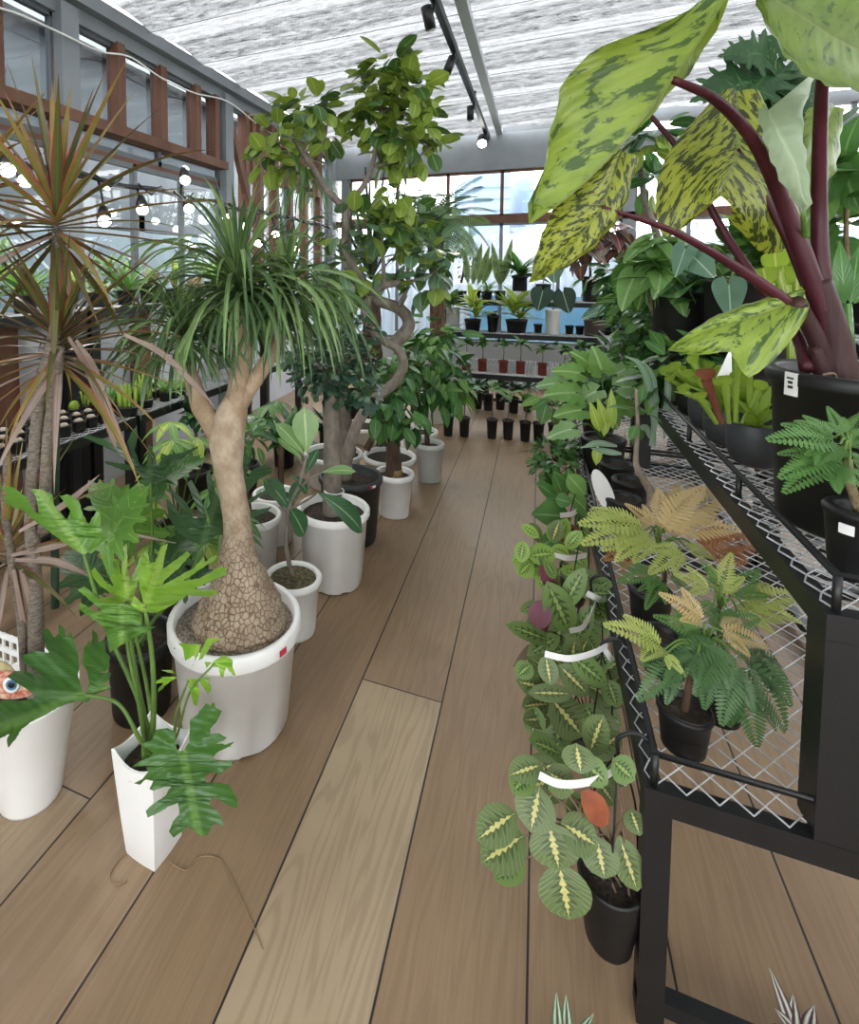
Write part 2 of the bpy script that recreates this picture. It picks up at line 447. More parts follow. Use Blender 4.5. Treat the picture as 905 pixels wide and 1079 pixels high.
# ceiling: translucent corrugated roof behind a shade net gathered in bands
def ceil_mat():
    t = NT('shade_net'); o = t.obj()
    sx = t.n('SeparateXYZ'); t.set(sx.inputs[0], o)
    X, Y = sx.outputs[0], sx.outputs[1]
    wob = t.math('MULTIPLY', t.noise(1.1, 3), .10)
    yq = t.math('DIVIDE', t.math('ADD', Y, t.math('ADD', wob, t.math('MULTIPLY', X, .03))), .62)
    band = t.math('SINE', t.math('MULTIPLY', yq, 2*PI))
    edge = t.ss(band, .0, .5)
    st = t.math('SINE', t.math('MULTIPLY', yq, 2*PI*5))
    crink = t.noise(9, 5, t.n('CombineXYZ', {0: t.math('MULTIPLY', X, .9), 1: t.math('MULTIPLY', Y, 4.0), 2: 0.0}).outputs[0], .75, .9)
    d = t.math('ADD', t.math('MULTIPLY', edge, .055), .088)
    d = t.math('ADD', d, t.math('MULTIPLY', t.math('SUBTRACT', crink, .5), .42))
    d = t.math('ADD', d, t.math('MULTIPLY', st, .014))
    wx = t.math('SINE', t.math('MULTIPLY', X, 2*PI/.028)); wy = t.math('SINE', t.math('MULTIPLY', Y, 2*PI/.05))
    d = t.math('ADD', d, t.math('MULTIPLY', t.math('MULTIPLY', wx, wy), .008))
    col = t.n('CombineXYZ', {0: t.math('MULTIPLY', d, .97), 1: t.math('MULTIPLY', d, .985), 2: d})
    a = t.n('BsdfTranslucent', {0: col.outputs[0]})
    b = t.n('BsdfDiffuse', {0: S('#b9bcbe')})
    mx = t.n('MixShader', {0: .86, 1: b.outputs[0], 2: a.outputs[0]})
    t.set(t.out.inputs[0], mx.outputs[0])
    return t.m
def glass_mat(name, tint, refl=.12):
    t = NT(name)
    a = t.n('BsdfTransparent', {0: tint}); g = t.n('BsdfGlossy', {0: (1, 1, 1, 1), 'Roughness': .03})
    fz = t.n('Fresnel', {0: 1.45})
    mx = t.n('MixShader', {0: t.math('MULTIPLY', t.math('ADD', fz.outputs[0], refl*.2), t.math('SUBTRACT', 1.0, t.n('NewGeometry').outputs['Backfacing'])), 1: a.outputs[0], 2: g.outputs[0]})
    t.set(t.out.inputs[0], mx.outputs[0]); return t.m
def maranta_mat(name, base, mid, dark, vein=None):
    t = NT(name); u, v = t.uv()
    a = t.math('MULTIPLY', t.math('ABSOLUTE', t.math('SUBTRACT', u, .5)), 2)
    saw = t.math('PINGPONG', t.math('SUBTRACT', t.math('MULTIPLY', v, 7.5), t.math('MULTIPLY', a, 1.4)), .5)
    env = t.math('SINE', t.math('MULTIPLY', v, PI))
    midw = t.math('MULTIPLY', t.math('ADD', .05, t.math('MULTIPLY', saw, .26)), env)
    fm = t.math('SUBTRACT', 1.0, t.ss(t.math('SUBTRACT', a, midw), -.03, .03))
    dw = t.math('MULTIPLY', t.math('ADD', .12, t.math('MULTIPLY', saw, 1.0)), env)
    fd = t.math('SUBTRACT', 1.0, t.ss(t.math('SUBTRACT', a, dw), -.05, .05))
    col = t.mix(t.ss(t.noise(14), .3, .7), S(base), S(base))
    col = t.mix(t.math('MULTIPLY', fd, .85), col, S(dark))
    if vein:
        sv = t.math('PINGPONG', t.math('SUBTRACT', t.math('MULTIPLY', v, 11), t.math('MULTIPLY', a, 2.2)), .5)
        col = t.mix(t.math('MULTIPLY', t.math('SUBTRACT', 1.0, t.ss(sv, .01, .06)), .6), col, S(vein))
    col = t.mix(fm, col, S(mid))
    return t.fin(col, .4, .22, 0, t.math('SINE', t.math('MULTIPLY', t.math('SUBTRACT', v, t.math('MULTIPLY', a, .3)), 70)), .12)
def splash_mat(name, light, mid, dark, amt=.5, sc_=14, st=3.0):
    t = NT(name); u, v = t.uv()
    x = t.n('SeparateXYZ'); t.set(x.inputs[0], t.obj())
    a = t.math('ABSOLUTE', t.math('SUBTRACT', u, .5))
    vv = t.n('CombineXYZ', {0: t.math('MULTIPLY', u, 1.5), 1: t.math('MULTIPLY', t.math('SUBTRACT', v, t.math('MULTIPLY', a, .5)), st), 2: 0.0})
    n1 = t.noise(sc_, 4, vv.outputs[0], .62, .5); n2 = t.noise(5, 2, vv.outputs[0])
    col = t.mix(t.ss(n2, .35, .65), S(light), S(mid))
    col = t.mix(t.math('MULTIPLY', t.ss(t.math('ADD', n1, t.math('MULTIPLY', t.math('SUBTRACT', n2, .5), .35)), .60-amt*.2, .66-amt*.2), .92), col, S(dark))
    vn = t.math('PINGPONG', t.math('MULTIPLY', t.math('SUBTRACT', v, t.math('MULTIPLY', a, .9)), 7), .5)
    rib = t.math('MAXIMUM', t.math('SUBTRACT', 1.0, t.ss(a, .008, .022)), t.math('MULTIPLY', t.math('SUBTRACT', 1.0, t.ss(vn, .01, .03)), .35))
    col = t.mix(t.math('MULTIPLY', rib, .7), col, S('#7c8a45'))
    return t.fin(col, .42, .34, 0, t.math('SINE', t.math('MULTIPLY', vn, 8)), .08)
def bark_mat(name, c1, c2, sc_=18, stretch=1.0, rough=.85, cracks=False):
    t = NT(name)
    x = t.n('SeparateXYZ'); t.set(x.inputs[0], t.obj())
    vv = t.n('CombineXYZ', {0: x.outputs[0], 1: x.outputs[1], 2: t.math('MULTIPLY', x.outputs[2], stretch)}).outputs[0]
    n = t.noise(sc_, 5, vv, .65)
    col = t.mix(t.ss(n, .32, .68), S(c1), S(c2)); h = n
    if cracks:
        vo = t.n('TexVoronoi', {'Scale': 62.0, 'Vector': vv}, feature='DISTANCE_TO_EDGE')
        z = t.ss(x.outputs[2], .75, .42)
        ck = t.math('MULTIPLY', t.math('SUBTRACT', 1.0, t.ss(vo.outputs[0], .02, .10)), t.math('SUBTRACT', 1.0, t.ss(x.outputs[2], .46, .78)))
        col = t.mix(t.math('MULTIPLY', ck, .7), col, S('#5d4736'))
        h = t.math('SUBTRACT', n, ck)
    return t.fin(col, rough, 0, 0, h, .6, .25)
WH = M('white_pot_plastic', '#efefec', .42, '#e6e6e2', 5)
WH2 = M('white_ceramic', '#efefec', .3, '#e9e9e5', 3)
CLP = M('cloudy_pot_plastic', '#c3c5c2', .4, '#b4b7b3', 6)
BLK = M('black_pot_plastic', '#101011', .5)
GRYP = M('dark_grey_pot', '#2f3032', .55, '#28292b', 6)
GRYM = M('grey_oval_pot', '#3a3d40', .5, '#333639', 6)
TERR = M('terracotta', '#8a4b33', .7, '#7b3f2c', 12)
REDP = M('red_brown_pot', '#7c382a', .6)
BRNP = M('brown_pot', '#5a4a42', .7)
SOIL = M('dark_soil', '#2a211b', .95, '#453a30', 60, bump=.8, bs=120)
SOILM = M('mossy_soil', '#3c3c22', .95, '#6a6046', 70, bump=.8, bs=120)
SOILP = M('pumice_soil', '#6e655a', .95, '#a59c90', 110, bump=.9, bs=160)
MOSS = M('moss', '#5f7a1f', .95, '#7d9430', 40, bump=.8, bs=120)
IRON = M('black_iron', '#0e0f11', .45, '#141517', 10, bump=.06, bs=200)
WIRE = M('galvanised_wire', '#c9cbcc', .35, '#b3b6b7', 40, metal=.35)
ALU = M('grey_painted_steel', '#7d8387', .45, '#747a7e', 3)
ALUD = M('dark_grey_steel', '#5d6266', .5, '#53585c', 3)
WOODR = bark_mat('red_brown_timber', '#5f4133', '#755343', 5, .12, .6)
WOODS = bark_mat('sill_timber', '#5f4031', '#71503e', 5, .5, .6)
PAPER = M('white_tag_plastic', '#e9e9e6', .4)
RED = M('red_sticker', '#c0354a', .5)
INK = M('printed_ink', '#2a2a2a', .6)
GLASS = glass_mat('window_glass', (.93, .95, .96, 1))
GLASSD = glass_mat('grey_window_glass', (.62, .65, .67, 1), .3)  # greyer tint and a little more reflection, for the upper panes
LENS = emit('lit_lamp_lens', (1, .97, .9, 1), 14)
STEM = M('green_stem', '#5d7a33', .5, '#4c6a2a', 12)
STEMB = bark_mat('brown_twig', '#6b5a48', '#85735e', 30)
BARKG = bark_mat('grey_bark', '#8b8378', '#6c6359', 22, .6)
BARKP = bark_mat('ponytail_bark', '#b3a28c', '#94816b', 24, .8, cracks=True)
BARKPU = bark_mat('ponytail_branch_bark', '#a8937b', '#8d775f', 24, .8)
BARKD = bark_mat('dracaena_bark', '#857b6f', '#5f564c', 60, 3.0)
BARKB = bark_mat('brown_bark', '#5d4a3b', '#403228', 25, .4)
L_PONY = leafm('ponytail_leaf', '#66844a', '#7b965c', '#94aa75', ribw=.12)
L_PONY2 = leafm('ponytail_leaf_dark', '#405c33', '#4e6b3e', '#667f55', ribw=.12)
L_DRA = leafm('dracaena_leaf', '#7d8440', '#8a8c48', '#93a050', '#b0664f', .4, .3)
L_DRA2 = leafm('dracaena_leaf_dark', '#4c5a2c', '#586436', '#69753c', '#7a4636', .4, .2)
L_DEAD = leafm('dry_leaf', '#a08f83', '#b3a39a', '#8d7a70', '#9b7f78', .7, .3)
L_PHI = leafm('philodendron_leaf', '#3a6427', '#46702d', '#5f8540', None, .35, .25, ribw=.06)
L_PHIL = leafm('philodendron_leaf_young', '#82b436', '#97c444', '#a8cd58', None, .35, .4, ribw=.06)
L_PHIM = leafm('philodendron_leaf_mid', '#54822d', '#638f36', '#7a9f48', None, .35, .3, ribw=.08)
L_PHID = leafm('philodendron_leaf_dark', '#2a4a24', '#35562b', '#466538', None, .35, .2, ribw=.08)
L_RUB = leafm('rubber_leaf', '#7f9a3c', '#93a94e', '#adbd6e', None, .32, .36)
L_RUBG = leafm('rubber_leaf_grey', '#5b7d5a', '#6f8f6b', '#93ab86', None, .35, .25)
L_RUBD = leafm('rubber_leaf_deep', '#3c5d2a', '#4a6c33', '#7b9458', None, .32, .25)
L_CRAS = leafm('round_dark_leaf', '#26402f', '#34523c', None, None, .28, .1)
L_CRAS2 = leafm('round_dark_leaf_lighter', '#3f6247', '#4c7048', None, None, .3, .15)  # lighter leaf tone, picked at random leaf by leaf
L_GLO = leafm('glossy_leaf', '#48763a', '#5a8a46', '#7fa765', None, .3, .25)
L_GLO2 = leafm('glossy_leaf_dark', '#2f5a2c', '#3d6a36', '#62884f', None, .3, .22)
L_SOFT = leafm('soft_green_leaf', '#6d9a4c', '#80aa5c', '#a3c283', None, .45, .35)
L_PALE = leafm('pale_soft_leaf', '#7fa568', '#92b57c', '#b3cfa2', None, .5, .33)
L_SOFT2 = leafm('soft_mid_leaf', '#4f7d3e', '#5f8c49', '#86a973', None, .45, .3)
L_LIME = leafm('lime_leaf', '#9dbb3e', '#b0c95a', '#d5dd92', None, .42, .38)
L_YEL = leafm('yellow_striped_leaf', '#c2c96a', '#a9b84a', '#6f9038', None, .42, .35, ribw=.2)
L_SNAK = leafm('snake_leaf', '#4e6a3d', '#6b8750', None, '#8d9c58', .4, .1, ns=30)
L_PINK = leafm('pale_pink_frond', '#cdb47e', '#c8b486', None, None, .5, .35)
L_FERNY = leafm('pale_yellow_frond', '#bcc573', '#a9b964', None, None, .5, .35)
L_FERN = leafm('green_frond', '#628c47', '#547d40', None, None, .45, .28)
L_FERND = leafm('deep_green_frond', '#46693b', '#527645', None, None, .45, .22)
L_BRZ = leafm('bronze_frond', '#a86f45', '#8f6a44', None, None, .5, .3)
L_ANTH = leafm('velvet_heart_leaf', '#1f3b2d', '#274636', '#8fa78c', None, .5, .08, ribw=.03)
L_SILV = leafm('silver_heart_leaf', '#54775f', '#658870', '#9db79b', None, .45, .2, ribw=.03)
L_BEG = leafm('begonia_leaf', '#5f2f33', '#6f5a52', '#b0635a', None, .4, .25)
L_SARR = leafm('pitcher_green', '#8fae3f', '#a3bd52', None, None, .4, .3)
L_SARR2 = leafm('pitcher_red', '#7d4038', '#93604a', None, None, .4, .25)
L_MAR = maranta_mat('maranta_leaf', '#66794a', '#cdc880', '#43552f', '#aab078')
L_MAR2 = maranta_mat('calathea_leaf', '#718c4e', '#97ad5e', '#39522f')
L_MARU = leafm('maranta_underside', '#6a3346', '#7a4253', None, None, .5, .2)
L_ALO = splash_mat('splash_leaf_light', '#94ab43', '#839c3c', '#3d5a28', .35, 5.5, 2.2)
L_ALOD = splash_mat('splash_leaf_mottled', '#a0a83a', '#8b9830', '#2a3216', .55, 8.5, 3.0)
L_ALOG = splash_mat('splash_leaf_green', '#788f45', '#6a823d', '#455f30', .1, 6, 2.0)
L_ALOP = leafm('pale_leaf_back', '#93a886', '#a3b695', '#b7c5a3', None, .5, .3)
PET = bark_mat('maroon_petiole', '#3f161f', '#4f222a', 12, .15, .42)
PETB = bark_mat('maroon_petiole_base', '#33191d', '#4c382e', 14, .12, .5)
FLOORM = floor_mat(); CEILM = ceil_mat()
# ------------------------------------------------------------------ world, room shell
w = bpy.data.worlds.new('overcast_sky'); sc.world = w; w.use_nodes = True
bg = w.node_tree.nodes['Background']; bg.inputs[0].default_value = (.96, .98, 1.0, 1); bg.inputs[1].default_value = 4.2
sc.view_settings.view_transform = 'Standard'; sc.view_settings.look = 'None'; sc.view_settings.exposure = .98; sc.view_settings.gamma = 1
sc.view_settings.use_curve_mapping = False
sc.cycles.max_bounces = 8; sc.cycles.diffuse_bounces = 5; sc.cycles.transmission_bounces = 6; sc.cycles.transparent_max_bounces = 8; sc.cycles.glossy_bounces = 3
sc.cycles.use_denoising = True
sc.cycles.sample_clamp_indirect = 6
XL, XR, YB, YF = -2.6, 4.2, 7.0, -3.0
def struct(o): o['kind'] = 'structure'; return o
struct(MB().b2((XL-.15, YF, -.12), (XR, YB+.1, 0)).build('floor', FLOORM, smooth=False))
# ceiling: net sagging between its wires
nx, ny = 30, 260; vs = []
for j in range(ny+1):
    y = YF+(YB-.12-YF)*j/ny
    for i in range(nx+1):
        x = XL+.05+(XR-XL-.1)*i/nx
        z = 3.10+.022*(x+2.6)+.035*abs(math.sin(PI*(y+.03*x)/.62))+.006*math.sin(x*5+y*3)
        if j == ny: z -= .05+.03*math.sin(x*4)
        vs.append((x, y, z))
fs = [(j*(nx+1)+i, j*(nx+1)+i+1, (j+1)*(nx+1)+i+1, (j+1)*(nx+1)+i) for j in range(ny) for i in range(nx)]
mb = MB(); mb.add(vs, fs)
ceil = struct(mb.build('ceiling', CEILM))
mb = MB()
x = PL(503, 60, 2, 3.1)[0]; mb.b2((x-.035, YF, 3.085), (x+.035, YB-.02, 3.14))
mb.build('rafter', M('pale_rafter_paint', '#c3c7c9', .5), ceil, smooth=False)
mb = MB()
for k in range(8):
    y = .95+k*.62+.31; mb.tube([(XL+.05, y, 3.085), (.8, y, 3.15), (XR, y, 3.23)], .003, 5)
mb.build('net_wire', WIRE, ceil)
# ---- left wall: painted steel posts and beam, timber studs and sill
POSTY = [-1.9, .05, 2.47, 4.24, 6.9]
wl = struct(MB().b2((XL-.13, YF, 2.94), (XL-.02, YB, 3.16)).build('wall_left', ALU, smooth=False))
def part(name, mat, par, *boxes, smooth=False):
    m = MB()
    for lo, hi in boxes: m.b2(lo, hi)
    return m.build(name, mat, par, smooth=smooth)
part('cornice', ALU, wl, ((XL-.02, YF, 3.03), (XL+.05, YB, 3.12)))
for y in POSTY: part('post', ALU, wl, ((XL-.1, y-.06, 0), (XL+.02, y+.07, 3.0)))
SY = [-1.4, -.9, -.4, .55, 1.05, 1.55, 2.02, 2.92, 3.36, 3.8, 4.08, 4.73, 5.14, 5.53, 5.95, 6.4]
for y in SY: part('stud', WOODR, wl, ((XL-.1, y-.035, 2.36), (XL, y+.035, 2.95)))
part('sill', WOODS, wl, ((XL-.11, YF, 2.33), (XL+.03, 4.2, 2.40)), ((XL-.11, YF, 2.19), (XL-.05, 4.2, 2.22)))
for y in (4.62, 4.9, 5.25, 5.62, 6.05, 6.5): part('timber_upright', WOODR, wl, ((XL-.1, y-.04, .9), (XL-.01, y+.04, 2.95)))
m = MB(); m.bar((XL-.03, 4.32, 2.8), (XL-.03, 4.75, 1.9), .05, .07); m.build('brace', WOODR, wl, smooth=False)
for y in (2.02, 3.1, .9): part('lower_stud', WOODR, wl, ((XL-.1, y-.06, 0), (XL, y+.06, 1.15)))
part('panel', M('white_wall_panel', '#c9cbd2', .5, '#bfc2c9', 2), wl, ((XL-.12, YF, .0), (XL-.09, YB, 1.12)))
n = 0
for a, b, z0, z1 in [(POSTY[i]+.07, POSTY[i+1]-.06, z0, z1) for i in range(3) for z0, z1 in ((1.12, 2.19), (2.22, 2.95))]+[(4.31, 6.84, 1.12, 2.95)]:
    n += 1
    m = MB(); t_ = .035
    m.b2((XL-.09, a, z0), (XL-.05, b, z0+t_)); m.b2((XL-.09, a, z1-t_), (XL-.05, b, z1))
    k = 3 if z0 < 2 and z1 < 2.5 else 2
    for i in range(k+1):
        y = a+(b-a)*i/k; m.b2((XL-.09, y-.018, z0), (XL-.05, y+.018, z1))
    wn = struct(m.build('window_%d' % n, ALUD, smooth=False))
    part('pane', GLASSD if z0 > 2 else GLASS, wn, ((XL-.075, a, z0), (XL-.068, b, z1)))
# ---- back wall
BY = YB
wb = struct(MB().b2((XL, BY-.02, 2.66), (.9, BY+.14, 3.10)).build('wall_back', ALU, smooth=False))
part('beam', ALU, wb, ((.9, BY-.02, 2.78), (XR, BY+.14, 2.98)))
part('top_beam', ALUD, wb, ((XL, BY, 3.10), (XR, BY+.14, 3.22)))
for x in (-2.45, .92, 2.6, 4.1): part('post', ALU, wb, ((x-.06, BY-.01, 0), (x+.06, BY+.12, 3.1)))
part('rail', WOODR, wb, ((XL, BY-.01, 2.02), (XR, BY+.07, 2.10)))
part('low_wall', M('back_panel', '#b9bdbf', .6), wb, ((XL, BY, 0), (XR, BY+.1, .55)))
n = 7
for a, b in ((-2.39, .86), (.98, 2.54), (2.66, 4.04)):
    for z0, z1 in ((.55, 2.02), (2.10, 2.66 if a < .9 else 2.78)):
        n += 1; m = MB(); k = max(2, round((b-a)/.62))
        m.b2((a, BY+.02, z0), (b, BY+.06, z0+.03)); m.b2((a, BY+.02, z1-.03), (b, BY+.06, z1))
        for i in range(k+1):
            x = a+(b-a)*i/k; m.b2((x-.02, BY+.02, z0), (x+.02, BY+.06, z1))
        wn = struct(m.build('window_%d' % n, WOODR if z0 > 2 else ALU, smooth=False))
        part('pane', GLASS, wn, ((a, BY+.038, z0), (b, BY+.044, z1)))
m = MB()
for i in range(6): m.b2((.98+i*.62-.02, BY+.02, 2.98), (.98+i*.62+.02, BY+.06, 3.10))
struct(m.build('window_14', ALUD, smooth=False))
# ---- right wall and front wall (outside the frame; they shape the light)
wr = struct(MB().b2((XR, YF, 2.9), (XR+.12, YB, 3.2)).build('wall_right', ALU, smooth=False))
for y in (-2.9, -.5, 2.0, 4.5, 6.9): part('post', ALU, wr, ((XR, y-.06, 0), (XR+.1, y+.06, 2.95)))
part('low_wall', ALUD, wr, ((XR, YF, 0), (XR+.1, YB, 2.1)))
wf = struct(MB().b2((XL, YF-.12, 2.7), (XR, YF, 3.25)).build('wall_front', ALU, smooth=False))
for x in (-2.5, -1, .6, 2.4, 4.1): part('post', ALU, wf, ((x-.06, YF-.1, 0), (x+.06, YF, 2.75)))
part('low_wall', ALU, wf, ((XL, YF-.1, 0), (XR, YF, 1.0)))
# ---- outside
struct(MB().b2((-30, -20, -.3), (30, 60, -.14)).build('ground_outside', M('pale_concrete', '#86847e', .9, '#7b7972', 1), smooth=False))
nb = T('garden_shed', 'grey shed with brown fascia and white gutter seen through the left windows', 'shed', (-5.6, 3, -.14))
part('roof', M('grey_corrugated', '#50575a', .5, '#484e51', 4), nb, ((-5.0, -4, 3.95), (-4.25, 12, 4.05)))
part('fascia', M('shed_fascia', '#54392b', .7, '#483024', 6), nb, ((-4.3, -4, 3.72), (-4.22, 12, 3.95)))
part('gutter', CLP, nb, ((-4.22, -4, 3.66), (-4.14, 12, 3.74)))
part('wall', M('grey_shed_wall', '#565c60', .6, '#4d5356', 3), nb, ((-4.5, -4, 1.9), (-4.38, 12, 3.72)))
for y in (-3, 0, 2.6, 5.2, 8, 11): part('post', ALU, nb, ((-4.5, y-.05, -.14), (-4.38, y+.05, 2.2)))
part('back_wall', M('pale_cladding', '#7d8b92', .6, '#6c7a80', .6), nb, ((-7.6, -6, -.14), (-7.5, 14, 3.2)))
gh = T('greenhouse_tunnel', 'pale arched plastic tunnel outside the left windows', 'greenhouse', (-8.5, 5, -.14))
for y in range(-4, 15, 2): MB().tube([(-8.5+2.4*math.cos(a), y, 2.2*math.sin(a)-.1) for a in np.linspace(0, PI, 14)], .03, 6).build('hoop', ALU, gh)
bw = T('plastic_fence', 'bluish white corrugated plastic fence standing behind the back windows', 'fence', (0, 8.9, -.14))
m = MB(); xs = np.linspace(-6, 8, 281); vs = []
for x in xs:
    y = 8.9+.03*math.sin(x*40)
    vs += [(x, y, -.14), (x, y, 2.0), (x, y+.012, -.14), (x, y+.012, 2.0)]
fs = []
for i in range(280):
    a = i*4; fs += [(a, a+4, a+5, a+1), (a+2, a+3, a+7, a+6), (a+1, a+5, a+7, a+3)]
m.add(vs, fs); m.build('sheet', M('milky_blue_plastic', '#a9b0b8', .5, '#97a3b0', .8), bw)
part('tarp', M('blue_tarp', '#5484a3', .6, '#6a93ab', 2), bw, ((-1.0, 8.78, -.14), (3.5, 8.84, 1.05)))
for x in range(-6, 9, 2): part('post', ALU, bw, ((x-.03, 8.93, -.14), (x+.03, 8.99, 2.1)))
BLU = M('pale_blue_cladding', '#7088a6', .5, '#677f9c', .05)
for x0, x1, tx in ((498, 537, 0), (549, 571, 3)):
    a = P(x0, 232, 60); b = P(x1, 232, 60); top = P(x0, 180 if not tx else 184, 60)[2]
    t_ = T('tower_block', 'wide pale blue tower rising beyond the back window' if not tx else 'narrow tapering pale blue tower beside the wide one beyond the back window', 'building', (a[0], a[1], -.14))
    m = MB(); q = []
    for z, s in ((-.14, 0), (top, tx*.35)):
        q += [(a[0]+s, a[1]+s*.4, z), (b[0]-s, b[1]-s*.4, z), (b[0]-s-3, b[1]+7, z), (a[0]+s-3, a[1]+7, z)]
    m.add(q, [(0, 1, 5, 4), (1, 2, 6, 5), (2, 3, 7, 6), (3, 0, 4, 7), (4, 5, 6, 7)]); m.build('facade', BLU, t_, smooth=False)
    m = MB()
    for k in range(4): z = top*(.55+.1*k); m.bar(np.array((*a[:2], z))+FW*-.1, np.array((*b[:2], z))+FW*-.1, .15, .1)
    m.build('ledge', M('tower_ledge', '#5f748f', .6), t_, smooth=False)
# ---- ceiling light track with spots
tr = T('light_track', 'black ceiling track running down the middle of the roof', 'light track', (-.37, 3.5, 3.04))
ta, tb = PL(462, 0, 2, 3.02), PL(519, 165, 2, 3.02)
tx_ = (ta[0]+tb[0])/2
m = MB(); m.b2((tx_-.02, -1, 3.02), (tx_+.02, tb[1]+.1, 3.08)); m.build('rail', IRON, tr, smooth=False)
for y in (3.0, 5.5): MB().tube([(tx_, y, 3.08), (tx_, y, 3.22)], .008, 6).build('hanger', IRON, tr)
def spot(px, py, lit, label, aim, L=.13, r=.032):
    q = PL(px, py, 0, tx_); root = T('track_spotlight', label, 'spotlight', (tx_, q[1], 3.02), 'spotlights on the ceiling track')
    d = nz(aim); c = np.array((tx_, q[1], 2.93))+np.array((-.03, 0, 0))
    m = MB(); m.tube([(tx_, q[1], 3.02), (tx_, q[1], 2.97), c], .01, 6); m.build('arm', IRON, root)
    m = MB(); m.tube([c-d*L*.55, c-d*L*.5, c+d*L*.5, c+d*L*.5], [.6*r, r, r, r], 14); m.build('housing', IRON, root)
    m = MB(); m.tube([c+d*L*.5, c+d*(L*.5+.006)], [r*.85, r*.8], 14); m.build('lens', LENS if lit else M('unlit_lens', '#9a9a96', .2), root)
    return c+d*(L*.5+.02), d
spot(457, 6, 0, 'black track spotlight nearest the camera, cut by the top of the photo', (.2, .3, -1))
spot(478, 66, 0, 'black tilted track spotlight in the middle of the track', (-.35, -.2, -1))
spot(499, 124, 0, 'small dark track spotlight just before the lit one', (0, .1, -1))
lp, ld = spot(511, 163, 1, 'lit track spotlight glaring white at the far end of the track', (.0, -.75, -.6), .14, .06)
li = bpy.data.objects.new('track_spot_light', bpy.data.lights.new('track_spot_light', 'SPOT')); COL.objects.link(li)
li.location = lp; li.rotation_euler = Vector(ld).to_track_quat('-Z', 'Y').to_euler(); li.data.energy = 25; li.data.spot_size = 1.4; li.data.shadow_soft_size = .05; li.data.color = (1, .95, .86)
# ---- clip lamps on a dark rail along the left wall
rl = T('lamp_rail', 'black rail of cables along the left wall carrying the clip lamps', 'light track', (-2.36, 3, 1.97))
m = MB(); m.tube([(-2.36, y, 1.97+.012*math.sin(y*9)) for y in np.linspace(.4, 6.2, 60)], .016, 6); m.build('rail', IRON, rl)
for k in range(16):
    y0 = .6+k*.36; MB().tube([(-2.35, y0, 1.99), (-2.32, y0+.09, 1.93), (-2.33, y0+.2, 2.0)], .007, 5).build('cable', IRON, rl)
for y in (.5, 2.4, 4.2, 6.1): MB().tube([(-2.36, y, 1.97), (-2.60, y, 2.0)], .01, 6).build('bracket', IRON, rl)
LAMPS = [(8, 178), (27, 189), (110, 232), (150, 220), (195, 189), (199, 219), (239, 229), (258, 238), (272, 256), (290, 246), (312, 262)]
side = ['below the grey post at the picture edge', 'beside the grey post', 'just above the upper pots', 'left of the palm leaves', 'highest among the palm leaves', 'large, beneath the highest one', 'right of the palm leaf tips', 'in front of the brown uprights', 'lowest by the brown uprights', 'dimly seen against a brown upright', 'farthest along the rail']
for (px, py), sd in zip(LAMPS, side):
    q = PL(px, py, 0, -2.32)
    y = q[1]; z = q[2]
    root = T('clip_lamp', 'white glowing clip lamp on the left rail, '+sd, 'lamp', (-2.36, y, 1.97), 'clip lamps on the left rail')
    d = nz((.35, -.25, -1)); top = np.array((-2.34, y, max(z+.05, 1.9)))
    m = MB(); m.tube([(-2.36, y, 1.97), top, np.array((-2.32, y, z+.06))], .008, 6); m.build('clip', IRON, root)
    c = np.array((-2.32, y, z))
    m = MB(); m.tube([c-d*.09, c-d*.07, c-d*.02], [.018, .026, .042], 12, cap=True); m.build('shade', IRON, root)
    m = MB(); m.ball(c+d*.008, (.036, .036, .032), 10); m.build('bulb', LENS, root)
    if px not in (27, 150, 290):
        l = bpy.data.objects.new('clip_lamp_light', bpy.data.lights.new('clip_lamp_light', 'SPOT')); COL.objects.link(l)
        l.location = c+d*.06; l.rotation_euler = Vector(d).to_track_quat('-Z', 'Y').to_euler(); l.data.energy = 6; l.data.spot_size = 1.9; l.data.shadow_soft_size = .03; l.data.color = (1, .96, .9)
pts = [PL(x, y, 0, -2.55) for x, y in ((-30, 2), (15, 13), (60, 33), (105, 54), (137, 60), (170, 82), (205, 98), (240, 107), (270, 130))]
tag(MB().tube(cr(pts, 5), .006, 6).build('power_cable', WH, loc=pts[3]), 'white cable sagging along the top of the left wall', 'cable')
# ------------------------------------------------------------------ expanded metal and racks
def mesh_panel(m, mp, u0, u1, v0, v1, z, pu=.025, pv=.058, r=.0016):
    nu = max(1, round((u1-u0)/pu)); pu = (u1-u0)/nu; nv = max(2, round((v1-v0)/pv*2)); dv = (v1-v0)/nv
    for i in range(nu+1):
        for ph in ((0, 1) if i < nu else ()):
            pass
        k = []
        for j in range(nv+1):
            u = u0+i*pu+(pu/2 if (j+i) % 2 == 0 else -pu/2)
            k.append((min(max(u, u0), u1), v0+j*dv))
        k = np.array(k); rr = r*(1.0)
        vs = []
        for a, b in ((-rr, 0), (0, rr*1.6), (rr, 0), (0, -rr)):
            vs.append(np.stack((k[:, 0]+a, k[:, 1], np.full(len(k), z+b)), 1))
        n = len(k); V = np.concatenate(vs); V = np.array([mp(*q) for q in V])
        f = [(a*n+j, ((a+1) % 4)*n+j, ((a+1) % 4)*n+j+1, a*n+j+1) for a in range(4) for j in range(n-1)]
        m.add(V, f)
